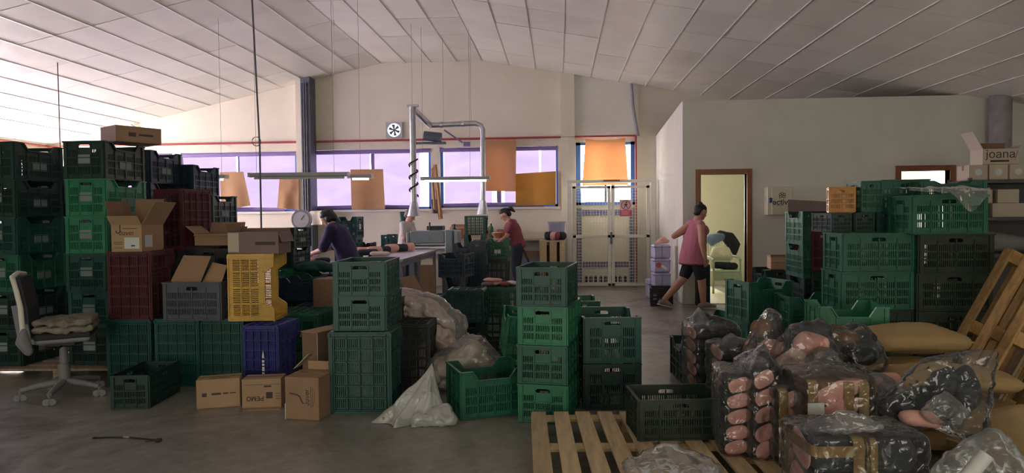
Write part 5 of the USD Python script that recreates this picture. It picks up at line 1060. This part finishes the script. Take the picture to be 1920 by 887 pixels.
def grey_worker(p):                        # facing the machine, hands together in front
    hp = A([-.02, 0, .88]); wa = A([0, 0, 1.03]); ch = A([.03, 0, 1.26]); nk = A([.05, 0, 1.41]); hc = A([.10, 0, 1.53])
    shL, shR = A([.03, .19, 1.35]), A([.03, -.19, 1.35]); hb, P = head_bones(hc, (.85, .1, -.52))
    elR, wrR = A([.08, -.26, 1.10]), A([.32, -.12, 1.17]); elL, wrL = A([.08, .25, 1.10]), A([.32, .08, 1.16])
    b = hb + [(nk, .058, hc - [.03, 0, .04], .052), (ch, (.12, .17, .12), nk - [0, 0, .03], (.07, .11, .05)), (wa, (.13, .16, .11), ch, (.12, .17, .12)), (hp, (.13, .17, .1), wa, (.13, .16, .11))]
    for s_ in (-1, 1): b += [(A([-.02, s_ * .09, .85]), .095, A([.0, s_ * .1, .47]), .062), (A([.0, s_ * .1, .47]), .06, A([-.03, s_ * .1, .08]), .042), (A([-.03, s_ * .1, .08]), .04, A([.13, s_ * .11, .035]), .032)]
    for sh, e, w in ((shR, elR, wrR), (shL, elL, wrL)): b += [(sh, .055, e, .043), (e, .043, w, .029)]
    hand(b, wrR, wrR - elR, (0, .5, -.8), 1, -1, .8); hand(b, wrL, wrL - elL, (0, -.5, -.8), 1, 1, .8)
    obj('body', hull_tree(b, .018, 6), 'skin_pale', p, smooth=True)
    tb = [(wa, (.155, .19, .12), ch, (.145, .19, .13)), (ch, (.145, .19, .13), nk + [-.01, 0, -.03], (.08, .11, .04)), (hp + [0, 0, .02], (.16, .195, .07), wa, (.155, .19, .12)), (shR, .075, shL, .075), (shR, .075, lerp(shR, elR, .75), .066), (shL, .075, lerp(shL, elL, .75), .066)]
    t = hull_tree(tb, .03, 4); n = meshkit.fbm(t.vertices * 9, 3, 6) - .5; t.vertices = t.vertices + t.vertex_normals * (n * .025)[:, None]; obj('shirt', t, 'grey_shirt', p, smooth=True)
    obj('trousers', hull_tree([(A([-.02, s_ * .09, .86]), .115, A([0, s_ * .1, .46]), .085) for s_ in (-1, 1)] + [(A([0, s_ * .1, .46]), .085, A([-.03, s_ * .1, .09]), .065) for s_ in (-1, 1)] + [(A([-.02, .07, .90]), .12, A([-.02, -.07, .90]), .12)], .03, 3), 'navy_cloth', p, smooth=True)
    for s_ in (-1, 1): obj('shoe', hull_tree([(A([-.06, s_ * .1, .045]), .045, A([.13, s_ * .11, .04]), .038)], .03, 2), 'black', p, smooth=True)
    obj('hair', hull_tree([(P(-.045, 0, .035), .09, P(.0, 0, .06), .084), (P(-.07, 0, -.03), .06, P(-.05, 0, .03), .085)], .02, 3), 'hair_grey', p, smooth=True); finish_head(p, P)
wo = xy(763, 13.55); person('person in a pale grey shirt standing behind the work table under the cone hood', wo, -12, grey_worker)

def maroon_worker(p):                      # seen from the side, looking down at the crate before her
    hp = A([-.06, 0, .90]); wa = A([-.03, 0, 1.05]); ch = A([.05, 0, 1.28]); nk = A([.10, 0, 1.42]); hc = A([.19, 0, 1.53])
    shL, shR = A([.04, .18, 1.37]), A([.04, -.18, 1.37]); hb, P = head_bones(hc, (.80, .0, -.60))
    elR, wrR = A([.12, -.21, 1.12]), A([.30, -.12, .98]); elL, wrL = A([.13, .22, 1.11]), A([.31, .12, .98])
    b = hb + [(nk, .055, hc - [.04, 0, .04], .05), (ch, (.13, .16, .12), nk - [0, 0, .03], (.07, .10, .05)), (wa, (.13, .15, .11), ch, (.13, .16, .12)), (hp, (.15, .17, .1), wa, (.13, .15, .11))]
    for s_ in (-1, 1): b += [(A([-.06, s_ * .09, .86]), .105, A([-.02, s_ * .09, .47]), .065), (A([-.02, s_ * .09, .47]), .062, A([-.08, s_ * .09, .08]), .042), (A([-.08, s_ * .09, .08]), .04, A([.09, s_ * .1, .035]), .032)]
    for sh, e, w in ((shR, elR, wrR), (shL, elL, wrL)): b += [(sh, .056, e, .044), (e, .043, w, .029)]
    hand(b, wrR, wrR - elR, (0, .3, -.9), 1, -1, .5); hand(b, wrL, wrL - elL, (0, -.3, -.9), 1, 1, .5)
    obj('body', hull_tree(b, .018, 6), 'skin', p, smooth=True)
    tb = [(wa, (.155, .18, .12), ch, (.16, .18, .13)), (ch, (.16, .18, .13), nk + [-.02, 0, -.02], (.08, .10, .04)), (hp + [0, 0, .02], (.17, .195, .07), wa, (.155, .18, .12)), (shR, .075, shL, .075), (shR, .078, lerp(shR, elR, .6), .072), (shL, .078, lerp(shL, elL, .6), .072)]
    t = hull_tree(tb, .03, 4); n = meshkit.fbm(t.vertices * 9, 3, 7) - .5; t.vertices = t.vertices + t.vertex_normals * (n * .025)[:, None]; obj('t_shirt', t, 'maroon_shirt', p, smooth=True)
    obj('jeans', hull_tree([(A([-.06, s_ * .085, .88]), .12, A([-.02, s_ * .09, .47]), .085) for s_ in (-1, 1)] + [(A([-.02, s_ * .09, .47]), .085, A([-.08, s_ * .09, .09]), .062) for s_ in (-1, 1)] + [(A([-.07, .07, .92]), .125, A([-.07, -.07, .92]), .125)], .03, 3), 'jeans', p, smooth=True)
    for s_ in (-1, 1): obj('shoe', hull_tree([(A([-.11, s_ * .09, .045]), .045, A([.09, s_ * .1, .04]), .038)], .03, 2), 'shoe', p, smooth=True)
    h = obj('hair', hull_tree([(P(-.045, 0, .035), .09, P(.0, 0, .06), .084), (P(-.07, 0, -.03), .06, P(-.05, 0, .03), .085)], .02, 3), 'hair', p, smooth=True)
    obj('ponytail', hull_tree([(P(-.12, 0, .05), .03, P(-.17, 0, .03), .045), (P(-.17, 0, .03), .045, P(-.19, 0, -.06), .02)], .02, 3), 'hair', h, smooth=True); finish_head(p, P)
wo = xy(966, 13.35); person('woman with a dark ponytail in a maroon t-shirt and jeans, looking down into a crate', wo, 178, maroon_worker)
# ================================================================== BAGS AND WRAPPED PADS IN THE FOREGROUND
def lumpc(parent, name, pts, m, amp, freq, seed, ref, ridge=False):
    t = blob(pts, ref, amp, freq, seed, ridge=ridge); v = np.array(t.vertices); v[:, 2] = np.maximum(v[:, 2], .004); return obj(name, (v, t.faces), m, parent, smooth=True)
sk = thing('clear_sack', 'clear plastic sack full of beige scraps lying behind the open green crate', 'sack', xy(882, 5.75))
lumpc(sk, 'scraps', [((-.22, 0, .16), (.12, .12, .14)), ((.02, .02, .22), (.15, .14, .20)), ((.17, 0, .15), (.10, .12, .13))], 'rag', .06, 7, 61, .022)
lumpc(sk, 'clear_wrap', [((-.25, 0, .17), (.13, .14, .16)), ((.02, .02, .24), (.18, .16, .24)), ((.20, 0, .16), (.12, .14, .15)), ((.25, -.05, .05), .04)], 'milky', .03, 9, 62, .02, ridge=True)
sk = thing('paper_wad', 'cream crumpled paper in clear film spilling down behind the black crate', 'paper', xy(795, 6.25))
lumpc(sk, 'crumpled_paper', [((-.22, .05, .72), (.12, .1, .08)), ((.02, .05, .62), (.12, .12, .10)), ((.18, .0, .48), (.10, .1, .10)), ((.24, -.06, .30), .08)], 'pad_cream', .035, 8, 63, .02, ridge=True)
lumpc(sk, 'clear_wrap', [((-.20, .03, .75), (.12, .1, .07)), ((.06, .02, .67), (.14, .12, .10)), ((.26, .0, .52), (.14, .1, .10)), ((.33, -.04, .38), .09), ((.30, -.06, .20), .07)], 'milky', .035, 9, 64, .02, ridge=True)
wb = G(775, 795)
def drape(apex, ring, folds, amp, seed, nr=16, bulge=.12, nt=120):
    """a film that falls from its apex to an uneven hem in long folds; ring: (angle deg, x, y) of the hem."""
    ring = sorted(ring); an = np.array([q[0] for q in ring], float); an = np.r_[an, an[0] + 360]; rx_ = np.array([q[1] for q in ring]); ry_ = np.array([q[2] for q in ring]); rx_ = np.r_[rx_, rx_[0]]; ry_ = np.r_[ry_, ry_[0]]
    V = [np.array(apex, float)]; Fc = []; A = np.linspace(an[0], an[0] + 360, nt, endpoint=False)
    for i in range(1, nr + 1):
        u = i / nr
        for k, a in enumerate(A):
            hx, hy = np.interp(a, an, rx_), np.interp(a, an, ry_); ph = math.radians(a) * folds + 1.5 * meshkit.noise(np.array([[a / 40, seed, u * 2]]))[0] * 3
            f = 1 + amp * math.sin(ph) * u ** .7 * (1 - .35 * u) + .24 * (meshkit.noise(np.array([[a / 14, u * 6, seed + 3.0]]))[0] - .5)
            s_ = (u ** 1.25 * (1 - bulge) + bulge * math.sin(u * math.pi / 2)) * f
            x, y = apex[0] + (hx - apex[0]) * s_, apex[1] + (hy - apex[1]) * s_
            V.append([x, y, max(.004, apex[2] * (1 - u ** .95) + .02 * math.sin(ph * .5 + 1) * u * (1 - u) * 2 + .012 * meshkit.noise(np.array([[a / 9, u * 9, seed]]))[0])])
    for k in range(nt):
        Fc.append([0, 1 + k, 1 + (k + 1) % nt])
        for i in range(nr - 1):
            p_, q_ = 1 + i * nt + k, 1 + i * nt + (k + 1) % nt; Fc += [[p_, p_ + nt, q_ + nt], [p_, q_ + nt, q_]]
    return np.array(V), Fc
V, Fc = drape((.12, .12, .42), [(0, .24, .08), (40, .20, .20), (90, .08, .24), (140, -.08, .20), (180, -.24, .06), (215, -.25, -.06), (250, -.12, -.10), (290, .06, -.06), (330, .18, -.03)], 7, .26, 3)
sk = thing('white_plastic_bag', 'white translucent plastic bag slumped on the floor with a pointed top', 'bag', wb)
obj('film', (V, Fc), 'film_white', sk, smooth=True)
lumpc(sk, 'bunched_scraps', [((-.02, .06, .06), (.1, .06, .05)), ((.10, .08, .12), (.07, .06, .1))], 'white_paint', .03, 9, 68, .03)
lump('white_plastic_bag', 'knotted white bag end lying at the foot of the green crate', [((.02, 0, .045), .04), ((.16, .02, .06), .05), ((.26, .0, .05), .035), ((.22, .06, .10), .03)], 'film_white', wb + [.02, -.04, 0], 'bag', .03, 12, 66, .02, ridge=True)
obj('orange_wrapper', blob([((0, 0, .03), .03), ((.05, .02, .04), .03)], .02, .01, 12, 3).apply_translation(wb + [-.22, .03, 0]), 'tape', smooth=True, label='crumpled tan wrapper showing left of the white plastic bag', cat='wrapper')
lump('plastic_film', 'clear crumpled film lying on the front edge of the flat pallet', [((-.16, 0, .03), (.08, .1, .03)), ((.02, .03, .06), (.12, .1, .06)), ((.16, -.03, .03), (.1, .12, .03))], 'milky', G(1255, 885, .15), 'film', .025, 12, 67, .02, ridge=True)

def rounded(w, h, r): return sbox(-w / 2 + r, -h / 2 + r, w / 2 - r, h / 2 - r).buffer(r, 5)
def bundle(label, loc, yaw, size, n, face='front', tapes=(), tilt=None, film=True, seed=1, cols=('pad_dark', 'pink'), ear=None, brown=False, along='z', group=None, name='pad_bundle', rows=1):
    """a bale of foam pads: n charcoal pads piled up, each with a pink tongue on the shown face, in a clear wrap with tape round it."""
    w, d, h = size; R = rotz(math.radians(yaw)); R = R if tilt is None else R @ tilt; p = thing(name, label, 'pad bundle', loc, R, group); r = random.Random(seed)
    for k in range(n):
        t = h / n; z = (k + .5) * t; ww, dd = w * r.uniform(.90, .99), d * r.uniform(.92, 1.0); ox = r.uniform(-.006, .006)
        m = blob([((sx * ww * .30, sy * dd * .32, 0), (ww * .2, dd * .18, t * .50)) for sx in (-1, 1) for sy in (-1, 1)], .035, .004, 16, seed * 31 + k, 3); m.apply_translation([ox, d / 2, z])
        q = obj('pad', m, cols[0], p, smooth=True)
        # tongue of paler foam
        nt = 1 if face == 'front' else 1; tw = ww * r.uniform(.52, .68)
        if face in ('front', 'both'):
            b = blob([((-ww * .20, 0, -t * .14), (ww * .26, .012, t * .44)), ((ww * .16, 0, t * .14), (ww * .29, .012, t * .46))], .02, .003, 18, seed * 7 + k, 3); b.apply_transform(trimesh.transformations.rotation_matrix(r.uniform(-.3, .35), [0, 1, 0])); b.apply_translation([ox + r.uniform(-.10, .03) * ww, .002 + (d - dd) / 2, z]); obj('pad_lining', b, cols[1], q, smooth=True)
        if face in ('left', 'both'):
            tw = dd * r.uniform(.5, .75); b = blob([((0, -tw * .3, -t * .1), (.012, tw * .36, t * .42)), ((0, tw * .3, t * .1), (.012, tw * .36, t * .44))], .02, .004, 18, seed * 5 + k, 3); b.apply_translation([-w / 2 + .008 + ox, d / 2, z]); obj('pad_lining', b, cols[1], q, smooth=True)
    if film:
        e = [((sx * w * .46, d / 2 + sy * d * .46, z), .03) for sx in (-1, 1) for sy in (-1, 1) for z in (.03, h - .01)]
        if ear is not None: e += [((ear[0] * w, d * .4, h + ear[1] * .6), .03), ((ear[0] * w * 1.2, d * .35, h + ear[1]), .012)]
        fb = blob(e, .02, .012, 13, seed + 70, 3, ridge=True); obj('clear_wrap', fb, 'clear', p, smooth=True)
        if ear is not None:
            e2 = blob([((ear[0] * w * .8, d * .45, h + .02), .045), ((ear[0] * w * 1.1, d * .4, h + ear[1] * .6), .035), ((ear[0] * w * 1.2, d * .35, h + ear[1]), .022)], .02, .02, 18, seed + 90, 2, ridge=True); obj('wrap_tuft', e2, 'milky', p, smooth=True)
    for kind, v in tapes:
        if kind == 'v':                                                   # band round front, top and back at x = v
            g = rounded(d + .02, h + .02, .04); g = g.difference(rounded(d + .014, h + .014, .038))
            obj('tape_band', MB().prism(g, .05, RYZ, (v * w - .025, d / 2, h / 2)), 'tape', p)
        elif kind == 'h':                                                 # level band at height v
            g = rounded(w + .02, d + .02, .04); g = g.difference(rounded(w + .014, d + .014, .038)); obj('tape_band', MB().prism(g, .05, None, (0, d / 2, v * h - .025)), 'tape', p)
        else:
            g = rounded(w + .02, h + .02, .04); g = g.difference(rounded(w + .014, h + .014, .038)); obj('tape_band', MB().prism(g, .05, RXZ, (0, d * v + .025, h / 2)), 'tape', p)
    return p
PZ2 = .148
bundle('tall bundle of pads at the far left of the pile, dark side out', xy(1347, 4.72), 14, (.32, .22, .70), 8, 'left', (), seed=1, ear=(-.30, .10))
bundle('second tall bundle from the left, a white strip across its dark side', xy(1388, 4.35), 12, (.24, .22, .63), 7, 'left', (('v', .28),), seed=2, ear=(-.1, .05))
bundle('column of pink and charcoal pads nearest the olive crate', xy(1386, 3.72, PZ2), -4, (.15, .32, .44), 5, 'front', (), seed=3)
bundle('column of pink and charcoal pads second from the olive crate', xy(1437, 3.66, PZ2), 2, (.125, .32, .49), 5, 'front', (), seed=4, ear=(.1, .10))
bundle('column of pink and charcoal pads with a tape band, third from the olive crate', xy(1482, 3.58, PZ2), 3, (.105, .32, .40), 4, 'front', (('v', -.38),), seed=5)
bundle('big taped bundle with brown felt edges and a pink tongue on its top', xy(1575, 3.45, .0), 2, (.34, .34, .63), 6, 'front', (('v', -.42), ('v', .12), ('v', .34)), seed=6, cols=('pad_brown', 'pink'), ear=(-.2, .03))
bundle('dark block of pads with a tape cross in the right foreground', xy(1575, 2.95, .0), 5, (.23, .30, .50), 3, 'left', (('v', .34), ('h', .90)), seed=7, ear=(-.2, .02))
bundle('low dark block of pads right of the taped one in the foreground', xy(1681, 2.96, .0), 4, (.25, .30, .49), 3, 'left', (('v', -.46),), seed=8)
def bag(label, loc, pads, shell, mat_='clear', seed=1, amp=.022, ears=()):
    """loose pads in a clear bag: every pad a part."""
    p = thing('pad_bag', label, 'pad bag', loc); r = random.Random(seed)
    for k, (c, sz, m, rt) in enumerate(pads):
        w, d, h = sz; b = blob([((-w * .28, 0, -h * .05), (w * .24, d * .5, h * .42)), ((w * .22, 0, h * .08), (w * .26, d * .5, h * .45))], .028, .007, 12, seed * 13 + k, 4); R = rotx(math.radians(rt[0])) @ roty(math.radians(rt[1])) @ rotz(math.radians(rt[2])); b.vertices = b.vertices @ R.T + np.array(c); obj('pad', b, m, p, smooth=True)
    obj('clear_wrap', blob(shell, .020, amp, 11, seed + 40, 3, ridge=True), mat_, p, smooth=True)
    for k, e in enumerate(ears): obj('wrap_tuft', blob(e, .02, .022, 17, seed + 60 + k, 2, ridge=True), 'milky', p, smooth=True)
    return p
bag('tall bag of pink pads standing at the left of the heap top', xy(1432, 4.25, .42), [((-.03, 0, .06), (.16, .10, .20), 'pink', (0, 20, 0)), ((.05, .03, .20), (.15, .10, .18), 'pink', (0, 30, 0)), ((.0, .06, .34), (.13, .10, .14), 'pad_brown', (0, 15, 0)), ((.08, .1, .30), (.14, .10, .2), 'pad_dark', (0, 10, 0))],
    [((-.1, 0, .0), .07), ((.1, .05, .02), .08), ((-.02, .02, .22), .09), ((.06, .05, .40), .06)], seed=11, ears=[[((.0, 0, .10), .05), ((-.06, -.05, -.05), .06)]])
bag('large bag of pale pink pads at the top of the heap', xy(1502, 4.15, .50), [((-.05, 0, .06), (.22, .12, .20), 'pad_cream', (0, -20, 0)), ((.06, 0, .18), (.20, .12, .18), 'pink', (0, 35, 0)), ((.14, .06, .08), (.2, .12, .2), 'pad_dark', (0, 0, 0)), ((.12, .1, .24), (.22, .12, .12), 'pad_dark', (0, -10, 0))],
    [((-.12, 0, .02), .09), ((.16, .04, .02), .11), ((-.02, .02, .20), .10), ((.12, .06, .26), .07)], seed=12, ears=[[((.10, -.10, .10), .08), ((.16, -.13, -.02), .09), ((.02, -.1, .02), .06)]])
bag('bag of charcoal and brown pads at the top right of the heap', xy(1578, 4.3, .50), [((-.10, 0, .12), (.20, .13, .16), 'pad_dark', (0, 10, 0)), ((.02, .03, .18), (.2, .12, .12), 'pad_brown', (0, 5, 0)), ((.12, 0, .10), (.22, .14, .18), 'pad_dark', (0, 25, 0)), ((.16, .04, .18), (.14, .12, .12), 'pad_dark', (0, 30, 0))],
    [((-.14, 0, .08), .09), ((.2, .02, .06), .09), ((-.05, .03, .22), .06), ((.12, .04, .22), .06)], seed=13)
bag('crumpled clear bag with a brown taped pad in the middle of the heap', xy(1512, 3.85, .43), [((-.02, 0, .08), (.24, .10, .10), 'tape', (0, 12, 0)), ((.06, .03, .02), (.2, .12, .10), 'pad_dark', (0, 0, 0)), ((-.12, .02, .0), (.14, .1, .10), 'pad_cream', (0, 30, 0))],
    [((-.16, 0, -.02), .07), ((.14, .02, .02), .08), ((.0, .02, .14), .06)], seed=14, ears=[[((-.16, -.08, .02), .05), ((-.20, -.10, -.10), .07), ((-.10, -.08, -.10), .05)]])
bag('clear bag with an orange-brown pad showing, right of the heap middle', xy(1590, 3.95, .40), [((-.04, 0, .08), (.16, .10, .08), 'terracotta', (0, 5, 0)), ((.10, .02, .03), (.22, .12, .10), 'pad_dark', (0, -8, 0)), ((.22, .0, .10), (.18, .10, .12), 'pink', (0, 10, 0))],
    [((-.14, 0, .02), .07), ((.26, .02, .02), .09), ((-.02, .02, .15), .06)], seed=15, ears=[[((-.10, -.05, .10), .06), ((-.15, -.08, -.02), .06)]])
bag('white-knotted bag with a pink pad end beside the tan sacks', xy(1655, 3.75, .40), [((-.05, 0, .04), (.22, .14, .16), 'pad_dark', (0, 25, 0)), ((.13, -.02, -.02), (.12, .12, .12), 'pink', (0, 20, 0)), ((.2, .04, -.02), (.16, .12, .12), 'terracotta', (0, 20, 0))],
    [((-.14, 0, .08), .07), ((.18, .0, -.04), .08), ((-.02, .02, .12), .07)], 'milky', seed=16, ears=[[((-.12, -.06, .10), .07), ((-.16, -.08, .0), .06), ((-.02, -.09, .04), .05)]])
bag('big clear bag of charcoal pads with a twisted corner, nearest the sacks', xy(1752, 3.45, .47), [((-.10, 0, .05), (.24, .14, .14), 'pad_dark', (0, -12, 0)), ((.05, .02, .13), (.12, .12, .20), 'pad_dark', (0, 10, 0)), ((.16, .02, .10), (.14, .14, .26), 'pad_dark', (0, -10, 0)), ((-.10, -.08, -.02), (.22, .1, .09), 'pink', (0, 10, 0)), ((.02, -.08, .03), (.18, .1, .10), 'pad_dark', (0, -25, 0))],
    [((-.24, 0, .02), .06), ((.18, .02, -.06), .09), ((.0, .02, .20), .07), ((.20, .02, .26), .05), ((.29, .0, .30), .015)], seed=17, amp=.016, ears=[[((-.08, -.14, .04), .05), ((.02, -.15, .02), .05), ((-.02, -.14, .09), .035)]])
lump('white_plastic_bag', 'pale plastic bag with scraps at the lower right corner of the heap', [((-.08, .02, .06), (.10, .1, .14)), ((.10, .05, .10), (.10, .12, .2)), ((.20, .0, .0), .08)], 'milky', xy(1835, 3.15, .15), 'bag', .03, 9, 71, .025, ridge=True)
p = thing('tape_roll_tube', 'white tube printed in blue lying tilted at the bottom right of the heap', 'tube', xy(1790, 3.0, .24), roty(math.radians(-52))); obj('tube', MB().tube([(0, 0, 0), (.22, 0, 0)], .032, 18), 'white_paint', p, smooth=40); obj('blue_print', MB().tube([(.03, 0, 0), (.06, 0, 0)], .0326, 18), 'blue', p, smooth=40); obj('core_end', MB().tube([(-.004, 0, 0), (.002, 0, 0)], .029, 18), 'card', p)
obj('paper_label', MB().box(xy(1530, 3.41, .36), (.085, .004, .34), rotz(.1)), 'plate_w', label='white paper slip taped on the front of the big taped bundle', cat='paper')
lump('clear_film', 'loose grey film lying between the big taped bundle and the dark blocks', [((-.10, 0, .0), (.05, .05, .02)), ((.03, .02, .03), (.07, .06, .025)), ((.12, .0, .01), (.05, .05, .02))], 'milky', xy(1580, 3.02, .53), 'film', .02, 14, 72, .012, ridge=True)
# film over the tallest stack at the right
t = []
q = [xy(1700, 5.5, 1.68), xy(1850, 5.5, 1.665)]
n = 22; V = []; 
for i in range(n + 1):
    for j in range(9):
        u, v = i / n, j / 8; b = lerp(q[0], q[1], u); drop = max(0, .16 * math.exp(-((u - .76) / .16) ** 2) + .03); e = meshkit.fbm(np.array([[u * 9, v * 4, 1.0]]), 3)[0] - .5
        V.append(b + [0, .22 * max(0, .5 - v) * 2 - .05 + e * .03, (.03 + e * .05) if v < .5 else .02 - drop * (v - .5) * 2 + e * .03])
V = np.array(V); Fc = []
for i in range(n):
    for j in range(8): a = i * 9 + j; Fc += [[a, a + 9, a + 10], [a, a + 10, a + 1]]
obj('plastic_sheet', (V, Fc), 'milky', smooth=True, label='milky plastic sheet hanging over the front of the tallest right stack', cat='sheet')
for i, (px, dp, dz, m, n) in enumerate(((915, 8.0, 0, 'card_mauve', 'leftmost mauve'), (930, 8.1, .0, 'pink', 'dusty pink'), (946, 8.0, .0, 'maroon_shirt', 'dark red'), (960, 8.1, 0, 'pad_cream', 'rightmost cream'), (923, 8.05, .045, 'pink', 'topmost pink'))):
    pad('foam_pad', f'{n} pad lying on the green crate left of the middle stack', xy(px, dp, .665 + dz), (.16, .22, .05), m, 30 * i, 'pads on the green crate', 80 + i)
